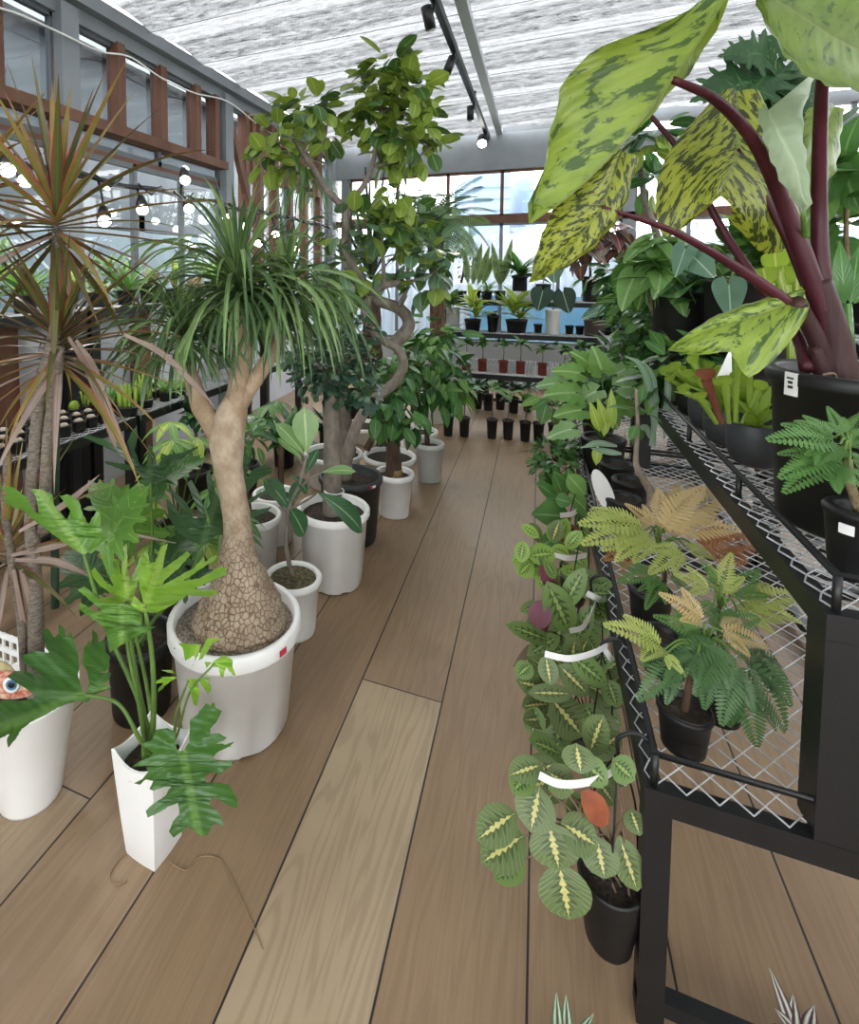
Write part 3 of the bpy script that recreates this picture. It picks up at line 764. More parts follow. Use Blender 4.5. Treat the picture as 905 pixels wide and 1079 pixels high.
def rack(name, label, group, mp, v0, v1, tiers, loc, rail=True, stand=False, legw=(.045, .066, .06, .06)):
    root = T(name, label, 'plant rack', loc, group)
    g = lambda m, a, b: m.b2(np.minimum(mp(*a), mp(*b)), np.maximum(mp(*a), mp(*b)))
    for i, (u0, u1, z) in enumerate(tiers):
        m = MB(); s = .03
        for a, b in (((u0, v0, z-.045), (u1, v0+s, z)), ((u0, v1-s, z-.045), (u1, v1, z)), ((u0, v0+s, z-.045), (u0+s, v1-s, z)), ((u1-s, v0+s, z-.045), (u1, v1-s, z)), ((u0+s, (v0+v1)/2-.012, z-.035), (u1-s, (v0+v1)/2+.012, z-.006))): g(m, a, b)
        fr = m.build('tray_frame', IRON, root, smooth=False)
        m = MB(); mesh_panel(m, mp, u0+.004, u1-.01, v0+.006, v1-.006, z+.004); m.build('mesh_shelf', WIRE, fr, smooth=False)
        if rail:
            m = MB(); h = z+.062; r = .007
            m.tube([mp(u1-.01, v0+.012, h), mp(u0+.016, v0+.012, h), mp(u0+.016, v1-.012, h), mp(u1-.01, v1-.012, h)], r, 8)
            k = max(2, round((v1-v0)/.45))
            for j in range(k+1):
                v = v0+.012+(v1-v0-.024)*j/k; m.tube([mp(u0+.016, v, z-.01), mp(u0+.016, v, h)], r, 8)
            m.build('guard_rail', IRON, root)
        lw = legw[min(i, len(legw)-1)]
        zb_ = tiers[0][2]+.001 if stand and i == 1 else 0
        for v in (v0, v1-lw):
            m = MB(); g(m, (u0, v, zb_), (u0+lw, v+lw, z-.0455)); m.build('leg', IRON, root, smooth=False)
        if zb_: continue
        m = MB(); g(m, (u0, v0+.004, .03), (u1, v0+.034, .06)); g(m, (u0+.005, v0, .03), (u0+.035, v1, .06)) if i else None; m.build('foot_bar', IRON, root, smooth=False)
    u0, u1, z = tiers[-1]
    for v in (v0, v1-.05):
        m = MB(); g(m, (u1-.05, v, 0), (u1, v+.05, z-.0455)); m.build('leg', IRON, root, smooth=False)
    return root
mR = lambda u, v, z: np.array((u, v, z)); mL = lambda u, v, z: np.array((-u, v, z)); mB = lambda u, v, z: np.array((v, u, z))
TR = [(.206, .975, .48), (.455, .98, .88), (.98, 1.45, 1.2)]
rack('stepped_plant_rack', 'black stepped steel rack with wire mesh shelves nearest on the right', 'stepped racks', mR, 1.12, 3.06, TR, (.206, 1.12, 0), stand=True)
rack('stepped_plant_rack', 'black stepped steel rack behind the nearest one on the right side', 'stepped racks', mR, 3.09, 5.0, TR, (.206, 3.09, 0), stand=True)
TL = [(2.0, 2.33, .65), (2.33, 2.57, 1.22)]
rack('stepped_plant_rack', 'black stepped rack along the left wall behind the red edged dracaena', 'stepped racks', mL, .3, 2.3, TL, (-2.0, .3, 0), rail=False)
rack('stepped_plant_rack', 'black stepped rack along the left wall behind the ponytail palm', 'stepped racks', mL, 2.33, 4.5, TL, (-2.0, 2.33, 0), rail=False)
TB = [(5.5, 6.49, .42), (5.8, 6.05, .79), (6.05, 6.5, 1.11)]
rack('stepped_plant_rack', 'black three tier rack across the far end with red pots on its lowest shelf', 'stepped racks', mB, -1.0, .56, TB, (-1.0, 5.5, 0), rail=False, stand=True)
rack('stepped_plant_rack', 'black three tier rack across the far end behind the climbing plants', 'stepped racks', mB, .60, 2.3, TB, (.6, 5.5, 0), rail=False, stand=True)
# ------------------------------------------------------------------ pots and plant makers
def pot_px(cx, cy, wpx, yb, taper=.8, zb=0.0):
    "centre (floor), rim radius and height of a round pot from its rim and its front foot in the photo"
    R, h = .12, .25; f = PL(cx, yb, 2, zb)
    for _ in range(8):
        dr = nz(np.array((f[0], f[1], 0)))
        c = f+dr*R*taper
        d = FW+RT*(cx-CX)/FPX-UP*(cy-CY)/FPX
        k = np.hypot(c[0], c[1])/np.hypot(d[0], d[1])
        h = CAMZ+k*d[2]-zb
        R = wpx/2*dep_of(c+np.array((0, 0, h)))/FPX
    return c, R, h
def pot(root, c, R, h, mat, taper=.8, soil=SOIL, drop=.03, rimh=.03, rimw=.012, notch=0.0, n=32, feet=True):
    m = MB(); rb = R*taper; ri = R-rimw; ins = R-.022 if R > .05 else R*.88
    m.lathe([(0, .003), (rb*.97, 0), (rb, .01), (ri-(ri-rb)*.02, h-rimh-.003), (R-.002, h-rimh), (R, h-rimh+.006), (R, h-.006), (R-.005, h), (ins+.004, h), (ins, h-.006), (ins*.985, h-drop-.03), (0, h-drop-.032)], c, n, notch=notch)
    p = m.build('pot', mat, root)
    s = MB().disc((c[0], c[1], c[2]+h-drop), ins*.99, 20, bump=.006).build('soil', soil, root)
    return p, c[2]+h-drop
def sticker(par, c, R, z, az, w=.03, hgt=.018, mat=RED, name='sticker', lab=None):
    m = MB()
    for i in range(4):
        pass
    q = [];
    for z_ in (z, z+hgt):
        for k in range(5):
            a = az+(k-2)*w/R/4; q.append((c[0]+(R+.0012)*math.cos(a), c[1]+(R+.0012)*math.sin(a), z_))
    for z_ in (z, z+hgt):
        for k in range(5):
            a = az+(k-2)*w/R/4; q.append((c[0]+(R-.001)*math.cos(a), c[1]+(R-.001)*math.sin(a), z_))
    f = [(i, i+1, i+6, i+5) for i in range(4)]+[(i+11, i+10, i+15, i+16) for i in range(4)]
    m.add(q, f); o = m.build(name, mat, par, smooth=False)
    if lab: o['label'] = lab
    return o
AZC = lambda c: math.atan2(-c[1], -c[0])      # bearing from a thing to the camera
def blades(mb, c, n, L, W, tp, el=(.2, 1.2), bend=(.3, .8), fold=.2, mi=(0,), jit=.01, az=None):
    for i in range(n):
        a = (az[0]+(az[1]-az[0])*R_.random()) if az else 2*PI*i/n*2.4+R_.uniform(-.3, .3); e = R_.uniform(*el)
        d = sph(a, e); nn = np.array((-math.cos(a)*math.sin(e), -math.sin(a)*math.sin(e), math.cos(e)))
        l = L*R_.uniform(.75, 1.1)
        mb.leaf(tp, np.array(c)+rv(jit), d, nn+rv(.25), l, W*l/L if W else None, R_.uniform(*bend), fold, mi=R_.choice(mi), roll=R_.uniform(-.3, .3))
def cluster(mb, c, rad, n, L, tp, W=None, mi=(0,), droop=.35, up=.2, bend=(.2, .7), fold=.12):
    "leaves round a twig end or a crown centre"
    rad = np.array(rad) if not np.isscalar(rad) else np.array((rad,)*3); c = np.array(c)
    for i in range(n):
        q = nz(rv()+np.array((0, 0, up*.4))); q = q*R_.uniform(.35, 1)**.6
        p = c+q*rad
        d = nz(nz(q)+np.array((0, 0, -droop))+rv(.45)); nn = nz(np.array((0, 0, 1.))+nz(q)*.35+rv(.35))
        l = L*R_.uniform(.7, 1.15)
        mb.leaf(tp, p, d, nn, l, (W or L)*l/L, R_.uniform(*bend), fold, mi=R_.choice(mi), roll=R_.uniform(-.4, .4))
# ------------------------------------------------------------------ ponytail palm
c, R, h = pot_px(249, 646, 139, 803)
PT = T('ponytail_palm', 'ponytail palm with swollen cracked trunk in the largest white pot', 'palm', c)
pp, zs = pot(PT, c, R, h, WH, .80, SOILP, .035, .05, .016, .018)
sticker(pp, c, R, h-.04, AZC(c)+.72, .03, .02, RED, 'sticker', 'red price sticker'); sticker(pp, c, R, h-.04, AZC(c)+.60, .012, .02, PAPER, 'sticker', 'white half of the price sticker')
D = dep_of(c+np.array((0, 0, h))); 
def at(dep): return lambda x, y, dd=0: P(x, y, dep+dd)
A = at(D+.02)
m = MB(); ctr = [(253, 664), (253, 650), (254, 632), (253, 615), (251, 596), (250, 575), (250, 552), (246, 525), (241, 495), (239, 468), (240, 450), (243, 434), (247, 418)]
wd = [104, 100, 84, 64, 49, 36, 30, 29, 30, 38, 38, 30, 18]
pts = [A(*q) for q in ctr]; 
base = np.array((pts[0][0], pts[0][1], zs-.02)); pts[0] = base
m.tube(cr(pts, 5), [x/2*D/FPX for x in wd], 26, wob=.03)
tk = m.build('trunk', BARKP, PT)
for q, w0, w1 in (([(240, 470), (246, 450), (249, 425), (253, 395), (255, 360), (252, 325)], 28, 20), ([(236, 468), (226, 450), (212, 430), (205, 408), (197, 385)], 26, 15), ([(244, 440), (262, 410), (282, 380), (296, 352)], 20, 14)):
    m = MB(); m.tube(cr([A(*k) for k in q], 4), [w0/2*D/FPX, w1/2*D/FPX], 12, wob=.06); m.build('branch', BARKPU, PT)
CROWN = [((251, 312), 190, .56, 1.0, 0), ((300, 325), 150, .50, .9, .12), ((192, 365), 120, .36, .9, -.03), ((262, 345), 100, .36, .9, .15)]
for (x, y), n, L, wf, dd in CROWN:
    o = A(x, y, dd); m = MB()
    for i in range(n):
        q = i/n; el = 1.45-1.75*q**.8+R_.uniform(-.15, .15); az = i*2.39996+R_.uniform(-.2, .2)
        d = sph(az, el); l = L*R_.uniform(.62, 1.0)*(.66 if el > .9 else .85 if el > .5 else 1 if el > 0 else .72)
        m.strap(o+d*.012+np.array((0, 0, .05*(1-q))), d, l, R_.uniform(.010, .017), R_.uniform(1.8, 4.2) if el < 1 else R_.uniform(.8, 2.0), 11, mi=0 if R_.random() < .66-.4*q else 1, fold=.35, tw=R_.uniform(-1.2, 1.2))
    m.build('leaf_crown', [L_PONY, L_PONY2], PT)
# ------------------------------------------------------------------ lobed philodendrons
def pxleaf(mb, base, tip, tp, D0, dt=.0, W=1.0, toward=.6, bend=.5, fold=.1, wav=.012, mi=0, upv=None):
    "lobed leaf from its petiole joint to its tip; its face turned between up and the camera"
    a, b = P(*base, D0), P(*tip, D0+dt); d = b-a
    nn = nz(EYE-a)*toward+np.array((0, 0, 1.))*(1-toward) if upv is None else np.array(upv, float)
    mb.leaf(tp, a, d+nz(nn)*np.linalg.norm(d)*bend*.4, nn, np.linalg.norm(d)*1.04, np.linalg.norm(d)*W, bend, fold, wav, mi, ph=R_.uniform(0, 6))
    return a
def petiole(root, par, pts, r=(.006, .004), mat=STEM, n=8):
    return MB().tube(cr(pts, 6), list(r), n).build('petiole', mat, par)
# square white pot
B0 = PL(163, 917, 2, 0); 
dr = nz(np.array((B0[0], B0[1], 0))); Cq = B0+dr*.062
PQ = T('lobed_philodendron', 'bright lobed philodendron in a tapered square white pot nearest the camera', 'philodendron', Cq)
az0 = AZC(Cq); DB = dep_of(Cq+np.array((0, 0, .28)))
def square_pot(root, c, hb, ht, h, az, mat, t=.007):
    m = MB(); n = 9; rings = []
    def ring(half, z, dip, inner=0):
        q = []
        for s in range(4):
            a0, a1 = az+s*PI/2, az+(s+1)*PI/2
            for k in range(n):
                t_ = k/n; x = (1-t_)*math.cos(a0)+t_*math.cos(a1); y = (1-t_)*math.sin(a0)+t_*math.sin(a1)
                bul = 1+.05*math.sin(PI*t_)
                q.append((c[0]+x*half*bul, c[1]+y*half*bul, c[2]+z-dip*math.sin(PI*t_)))
        return q
    rings = [ring(hb*.98, 0, 0), ring(hb, .004, 0), ring(hb+(ht-hb)*.35, h*.33, 0), ring(hb+(ht-hb)*.7, h*.68, .004), ring(ht, h, .022), ring(ht-t, h, .022), ring(ht-t-.004, h-.03, .02), ring(ht*.84, h*.55, 0)]
    N = 4*n; v = np.concatenate(rings); f = [(i*N+j, i*N+(j+1) % N, (i+1)*N+(j+1) % N, (i+1)*N+j) for i in range(len(rings)-1) for j in range(N)]
    b0 = m.n; m.add(v, f)
    m.add([c]+rings[0], [(0, 1+(j+1) % N, 1+j) for j in range(N)])
    p = m.build('pot', mat, root)
    md = p.modifiers.new('edge', 'EDGE_SPLIT'); md.split_angle = math.radians(50)
    MB().disc((c[0], c[1], c[2]+h-.055), ht*.72, 18, bump=.008).build('soil', SOIL, root)
    return p
hq = PL(163, 790, 0, Cq[0])[2]
TZ = (P(160, 778, dep_of(Cq+np.array((0, 0, .27)))))[2]
square_pot(PQ, Cq, .060*1.12, .083*1.16, TZ, az0, WH2)
SQ = at(DB)
soilq = np.array((Cq[0], Cq[1], TZ-.06))
def phi(root, soil, base, tip, tp, dep, dt, W, toward, bend, mat, via=None, r=.006, fold=.1, upv=None, wav=.012, pm=STEM):
    m = MB(); a = pxleaf(m, base, tip, tp, dep, dt, W, toward, bend, fold, wav, upv=upv)
    lf = m.build('leaf', mat, root)
    s0 = soil+np.array((R_.uniform(-.02, .02), R_.uniform(-.02, .02), 0))
    mid = [P(*q[:2], dep if len(q) < 3 else q[2]) for q in via] if via else [s0*.5+a*.5+np.array((0, 0, .03))]
    MB().tube(cr([s0, *mid, a+nz(a-np.array(mid[-1]))*.004], 6), [r, r*.65], 8).build('petiole', pm, lf)
LB = T_LOB
def pphi(root, soil, poly, mid, D, mat, org, sc_, via, r=.006, along=0, fold=0, wav=.006, pm=STEM):
    lf = poly_leaf(poly, mid, D, 'leaf', mat, root, org, sc_, along, fold, wav)
    a = P(org[0]+mid[0][0]/sc_, org[1]+mid[0][1]/sc_, D); s0 = soil+np.array((R_.uniform(-.02, .02), R_.uniform(-.02, .02), 0))
    MB().tube(cr([s0, *[P(*q[:2], D if len(q) < 3 else q[2]) for q in via], a], 6), [r, r*.65], 8).build('petiole', pm, lf); return lf
PL1 = [(395,400),(440,330),(445,180),(490,150),(550,70),(580,85),(605,60),(615,100),(660,125),(625,190),(580,240),(580,280),(640,270),(690,300),(670,320),(620,340),(690,345),(740,325),(715,360),(640,390),(590,440),(640,460),(720,450),(735,480),(690,510),(640,545),(590,530),(545,560),(550,600),(640,600),(710,620),(765,720),(765,775),(710,755),(650,720),(590,700),(575,750),(640,800),(660,860),(690,885),(600,880),(560,950),(520,960),(470,920),(430,895),(390,930),(335,970),(305,930),(330,860),(375,810),(365,735),(300,760),(240,800),(160,835),(150,790),(200,740),(280,690),(320,625),(270,630),(200,655),(175,645),(200,590),(150,580),(110,615),(70,605),(130,575),(165,530),(150,490),(60,495),(110,455),(180,430),(200,400),(110,345),(190,320),(215,250),(290,235),(345,260),(355,370)]
pphi(PQ, soilq, PL1, ((395, 400), (500, 930)), DB-.13, L_PHI, (130, 730), 6.346, [(188, 800, DB-.05)], .006, -.03, -.03, .006)
PL2 = [(625,570),(655,480),(640,400),(600,340),(615,230),(650,180),(670,200),(680,90),(715,130),(725,190),(770,160),(775,260),(805,290),(800,370),(760,410),(815,410),(800,470),(760,490),(820,520),(750,550),(690,575),(665,600),(640,625),(560,620),(490,640),(420,665),(350,710),(290,740),(230,770),(160,820),(120,890),(60,960),(50,900),(70,860),(0,890),(-80,900),(-120,780),(-60,680),(20,610),(160,615),(275,590),(210,540),(130,490),(50,435),(110,395),(220,405),(320,440),(250,380),(170,330),(160,285),(260,250),(360,265),(320,160),(315,100),(345,80),(400,150),(430,120),(430,50),(475,90),(485,150),(520,110),(560,230),(575,300),(580,370),(570,430),(600,530)]
pphi(PQ, soilq, PL2, ((625, 570), (-60, 840)), DB-.06, L_PHI, (0, 650), 6.96, [(148, 780), (125, 742)], .006, -.13, .14, .008)
PL3 = [(415,395),(390,310),(380,220),(400,120),(430,90),(440,170),(470,160),(500,80),(540,60),(520,130),(510,200),(580,150),(640,105),(655,125),(600,190),(530,250),(500,290),(590,240),(680,190),(730,130),(735,160),(800,115),(790,150),(720,195),(620,260),(700,250),(820,185),(850,200),(845,230),(760,265),(680,305),(790,310),(800,330),(760,345),(640,340),(570,385),(480,430),(400,430),(340,390),(360,340)]
pphi(PQ, soilq, PL3, ((415, 395), (530, 70)), DB-.06, L_PHIL, (70, 560), 5.03, [(162, 740), (160, 690)], .0075, .16, .10, .010)
pphi(PQ, soilq, [(330,380),(250,385),(165,365),(190,350),(260,345),(180,290),(120,220),(150,190),(210,270),(250,290),(170,110),(200,120),(240,200),(235,140),(280,150),(290,230),(300,80),(320,60),(325,200),(340,260),(370,190),(400,120),(390,230),(360,330),(345,380)], ((320, 370), (315, 80)), DB-.02, L_PHIL, (70, 560), 5.03, [(150, 745), (140, 690)], .007, .14, .12, .01)

pphi(PQ, soilq, [(250,380),(350,390),(400,440),(395,500),(480,505),(400,540),(330,580),(230,640),(215,560),(200,510),(130,460),(65,410),(80,380),(160,430),(190,420),(60,310),(95,290),(200,380)], ((295, 395), (290, 600)), DB-.05, L_PHIM, (70, 560), 5.03, [(146, 740), (136, 690)], .006, -.05, .02, .01)
pphi(PQ, soilq, [(350,520),(250,480),(170,530),(60,630),(60,600),(110,540),(10,550),(20,520),(100,500),(50,450),(70,410),(150,440),(220,450),(150,360),(140,280),(180,260),(175,190),(220,220),(250,160),(290,200),(320,330),(400,280),(410,320),(380,400),(440,280),(480,130),(530,50),(530,110),(470,230),(440,330),(480,310),(580,160),(690,110),(680,150),(600,190),(500,320),(520,400),(590,330),(570,450),(540,530),(470,480),(560,560),(565,620),(530,640),(450,520),(430,500),(450,640),(430,760),(400,750),(360,600)], ((350, 520), (470, 100)), DB-.05, L_PHIL, (160, 660), 9.05, [(182, 780), (186, 750)], .0045, .05, .05, .008)
pphi(PQ, soilq, [(560,380),(590,330),(680,270),(770,320),(770,390),(800,460),(780,470),(710,390),(690,430),(680,490),(650,470),(640,390)], ((600, 350), (740, 420)), DB-.05, L_PHIL, (160, 660), 9.05, [(184, 780), (200, 730)], .0035, -.01, .02, .004)
pphi(PQ, soilq, [(500,590),(440,560),(370,510),(290,450),(210,390),(140,330),(30,290),(20,250),(40,235),(10,180),(80,190),(160,250),(200,330),(235,350),(215,260),(185,200),(240,200),(310,230),(320,290),(370,350),(400,380),(420,330),(355,240),(400,230),(470,270),(490,340),(530,420),(550,370),(575,330),(600,350),(600,470),(640,490),(580,540)], ((500, 590), (300, 300)), DB-.02, L_PHIM, (0, 480), 5.656, [(148, 745), (112, 660)], .007, .0, .05, .010)
phi(PQ, soilq, (112, 572), (150, 515), LB[1], DB+.10, .05, 1.0, .4, .5, L_PHIM, [(158, 745), (140, 660)], r=.006, fold=.15)
m = MB()
m.tube(cr([P(143, 905, DB+.1)*0+PL(146, 884, 2, .004), PL(138, 893, 2, .006), PL(126, 905, 2, .003), PL(116, 922, 2, .003), PL(122, 932, 2, .003), PL(134, 928, 2, .003)], 6), .0016, 5)
m.build('root', M('dry_root', '#8d7355', .8), PQ, smooth=True)
m = MB(); m.tube(cr([PL(178, 908, 2, .004), PL(196, 917, 2, .003), PL(210, 903, 2, .003), PL(232, 906, 2, .003), PL(248, 935, 2, .003), PL(262, 965, 2, .003), PL(277, 1000, 2, .002)], 6), .0013, 5)
tag(m.build('dry_root', bpy.data.materials['dry_root'], loc=PL(232, 906, 2, 0)), 'thin curled dry root lying on the boards beside the square white pot', 'root')
# black pot with the dark one
c, R, h = pot_px(150, 668, 74, 768)
PD = T('lobed_philodendron', 'dark lobed philodendron in a black pot behind the square white pot', 'philodendron', c)
_, zs = pot(PD, c, R, h, BLK, .8, SOIL, .03); DD = dep_of(c); sd_ = np.array((c[0], c[1], zs))
pphi(PD, sd_, [(340,690),(300,660),(240,630),(170,580),(110,470),(100,360),(150,400),(200,470),(220,450),(120,310),(130,290),(220,370),(310,490),(330,480),(240,250),(270,230),(330,340),(385,550),(400,520),(370,430),(395,400),(370,200),(390,160),(440,330),(500,410),(530,370),(420,130),(430,110),(500,220),(540,340),(560,230),(600,140),(640,110),(650,150),(640,220),(700,150),(770,125),(820,150),(815,190),(740,220),(690,270),(630,350),(580,400),(700,340),(790,290),(785,240),(805,230),(895,410),(830,360),(790,310),(700,370),(600,440),(560,480),(700,440),(820,410),(780,450),(680,490),(600,510),(650,530),(620,560),(520,600),(430,610),(390,650)], ((340, 690), (430, 380)), DD-.12, L_PHID, (160, 470), 6.464, [(165, 650, DD), (195, 615, DD-.1)], .007, .10, .06, .008)

pphi(PD, sd_, [(490,600),(440,570),(380,510),(280,500),(170,455),(180,440),(300,460),(360,470),(270,390),(60,290),(0,270),(60,260),(180,290),(280,350),(370,440),(330,310),(360,230),(395,190),(405,260),(380,360),(420,470),(470,480),(475,330),(490,320),(530,410),(540,470),(600,400),(720,380),(850,330),(720,420),(640,450),(570,530),(600,560),(680,610),(560,590)], ((490, 600), (480, 330)), DD+.05, L_PHID, (85, 420), 6.7, [(155, 650), (160, 570)], .007, .08, .08, .010)

phi(PD, sd_, (165, 510), (212, 482), LB[0], DD+.16, .05, .95, .35, .5, L_PHI, [(156, 650), (162, 570)], r=.006, fold=.2)
phi(PD, sd_, (140, 560), (98, 508), LB[0], DD+.08, .1, .9, .3, .4, L_PHIM, [(150, 650)], r=.006, fold=.2)
phi(PD, sd_, (190, 620), (222, 600), LB[2], DD+.02, .05, 1.1, .35, .6, L_PHID, [(160, 655)], r=.006, fold=.2)
phi(PD, sd_, (175, 600), (200, 560), LB[1], DD+.08, .1, 1.2, .35, .5, L_PHID, [(160, 655)], r=.006, fold=.2)
phi(PD, sd_, (100, 620), (72, 580), LB[2], DD-.0, .1, 1.1, .3, .5, L_PHID, [(140, 655)], r=.006, fold=.2)
# ------------------------------------------------------------------ red edged dracaena
c, R, h = pot_px(34, 722, 100, 862, .62)
DR = T('red_edged_dracaena', 'tall red edged dracaena in a smooth tapering white pot by the eye ornament', 'dracaena', c)
_, zs = pot(DR, c, R, h, WH2, .62, SOIL, .03, .012, .004)
D1 = dep_of(c+np.array((0, 0, h))); A = at(D1); s0 = np.array((c[0], c[1], zs))
stems = [([(38, 690), (38, 650), (36, 600), (33, 540), (36, 485), (44, 402), (57, 353), (60, 300), (60, 245)], 17, 11),
         ([(25, 690), (22, 650), (14, 600), (6, 540), (8, 480)], 9, 9), ([(46, 560), (50, 470), (56, 420), (62, 385), (63, 365)], 13, 9)]
for q, a, b in stems:
    m = MB(); m.tube(cr([A(*k) for k in q] if q[0][1] < 600 else [s0+(A(*q[0])-s0)*np.array((.7, .7, 0))-np.array((0, 0, .02))]+[A(*k) for k in q], 5), [a/2*D1/FPX, b/2*D1/FPX], 10, wob=.06)
    m.build('trunk', BARKD, DR)
m = MB(); m.tube(cr([A(58, 640, .1), A(58, 560, .1), A(59, 480, .06), A(60, 400, .04)], 4), [.012, .009], 10); m.build('trunk', M('dark_green_cane', '#24402a', .5), DR, label='smooth dark green cane')
def dra_head(x, y, n, L, dd, mats, el0=1.5, el1=-.9, W=.028, name='leaf_crown', g=(.1, .9), azr=None):
    o = A(x, y, dd); m = MB()
    for i in range(n):
        q = i/n; el = el0+(el1-el0)*q+R_.uniform(-.12, .12); az = i*2.39996+R_.uniform(-.25, .25)
        if azr: az = azr[0]+(azr[1]-azr[0])*R_.random()
        d = sph(az, el)
        m.strap(o+np.array((0, 0, .10*(.6-q)))+d*.006, d, L*R_.uniform(.7, 1.0)*(1-.15*abs(el)), W*R_.uniform(.75, 1.15), R_.uniform(*g)*(.4 if el > .6 else 1), 8, lambda t: min(1, .6+t*1.5)*min(1, (1-t)*1.5+.02), mi=R_.choice((0, 0, 0, 1)) if q < .75 else R_.choice((1, 1, 2)), fold=.45, tw=R_.uniform(-.3, .3))
    return m.build(name, mats, DR)
dra_head(60, 240, 54, .56, 0, [L_DRA, L_DRA2, L_DEAD])
dra_head(63, 372, 60, .50, .03, [L_DRA2, L_DRA, L_DEAD], 1.1, -.7, .021, g=(.2, 1.2))
dra_head(8, 585, 34, .42, .02, [L_DRA, L_DRA2, L_DEAD], 1.5, -.4, .018)
dra_head(-28, 205, 34, .42, .05, [L_DRA, L_DRA2, L_DEAD], 1.2, -.7, .022)
m = MB()
for q in ([(72, 355), (90, 385), (108, 430), (120, 465), (124, 475)], [(80, 358), (100, 390), (122, 450), (142, 494)], [(130, 352), (170, 372), (205, 405), (226, 428)], [(12, 585), (60, 575), (110, 560), (185, 572)], [(16, 590), (60, 592), (100, 610)], [(14, 600), (30, 680), (55, 745), (66, 770)], [(20, 560), (70, 530), (105, 500)], [(22, 600), (40, 660), (62, 700)]):
    k = cr([A(x, y, -.04+.05*i) for i, (x, y) in enumerate(q)], 5); nn = len(k); v = []; u = []
    for i in range(nn):
        w_ = .009*min(1, .5+2*i/nn)*min(1, (nn-1-i)/nn*3+.05); t_ = nz(k[min(i+1, nn-1)]-k[max(i-1, 0)]); s_ = nz(np.cross(t_, nz(EYE-k[i])+np.array((0, 0, .4))))
        v += [k[i]-s_*w_, k[i]+np.array((0, 0, -.002)), k[i]+s_*w_]; u += [(0, i/nn), (.5, i/nn), (1, i/nn)]
    m.add(v, [f for i in range(nn-1) for f in ((i*3, i*3+1, i*3+4, i*3+3), (i*3+1, i*3+2, i*3+5, i*3+4))], u)
m.build('dry_leaves', L_DEAD, DR, label='drooping dry beige leaves')
# eye ornament: a red shell shaped piece with a round eye, standing in the pot
e0 = P(10, 722, D1-R-.015)
EO = T('eye_ornament', 'orange red ornament with a painted blue eye standing on the white pot rim', 'ornament', (e0[0], e0[1], c[2]+h-.02))
fx, fz = RT, np.array((0, 0, 1.)); fn = nz(EYE-e0)
def flatdisc(m, c0, rx, rz_, th, n=26, k=1.0):
    v = []
    for s, q in ((0, 1), (1, 1), (1.6, .75)):
        for j in range(n):
            a = 2*PI*j/n; v.append(c0+fx*rx*q*math.copysign(abs(math.cos(a))**k, math.cos(a))+fz*rz_*q*math.copysign(abs(math.sin(a)), math.sin(a))+fn*th*s)
    v.append(c0+fn*th*1.8)
    m.add(v, [(i*n+j, i*n+(j+1) % n, (i+1)*n+(j+1) % n, (i+1)*n+j) for i in range(2) for j in range(n)])
    m.more([(2*n+j, 2*n+(j+1) % n, 3*n) for j in range(n)], m.n-len(v))
    return m
flatdisc(MB(), e0, .066, .036, .008, k=.75).build('shell', M('orange_red_scales', '#b5573f', .6, '#d9c3ae', 60, bump=.5, bs=90), EO)
e1 = e0+fx*.004+fn*.0145
for nme, r_, col, off in (('eyeball', .021, '#dfe2e2', 0), ('iris', .0135, '#4f7f9f', .004), ('pupil', .0085, '#111214', .007)):
    flatdisc(MB(), e1+fn*off, r_, r_, .003).build(nme, M('eye_'+nme, col, .25), EO)
m = MB(); m.ball(e0+fn*-.03+fz*.03+fx*-.02, (.06, .014, .032), 12, jit=.08); m.build('straw_crest', M('straw', '#c9bb8f', .8, '#b5a476', 30), EO)
# ------------------------------------------------------------------ the row of potted trees along the left of the aisle
def basepot(name, label, cat, q, mat, taper=.82, soil=SOIL, drop=.03, group=None, **k):
    c, R, h = pot_px(*q, taper)
    root = T(name, label, cat, c, group)
    p, zs = pot(root, c, R, h, mat, taper, soil, drop, **k)
    return root, p, np.array((c[0], c[1], zs)), R, h
def trunk(root, pts, w0, w1, dep, mat, n=10, name='trunk', wob=.05, soil=None, k=5):
    q = [P(p[0], p[1], dep+(p[2] if len(p) > 2 else 0)) for p in pts]
    if soil is not None: q = [np.array((q[0][0], q[0][1], soil-.015))]+q
    return MB().tube(cr(q, k), [w0/2*dep/FPX, w1/2*dep/FPX], n, wob=wob).build(name, mat, root)
def foliage(root, dep, spots, mats, tp, L, name='foliage', W=None, **k):
    m = MB()
    for x, y, rx, ry, n, dd in spots:
        cc = P(x, y, dep+dd); r = np.array((rx*dep/FPX, (rx+ry)/2*dep/FPX, ry*dep/FPX))
        cluster(m, cc, r, n, L, tp, W, mi=range(len(mats)), **k)
    return m.build(name, mats, root)
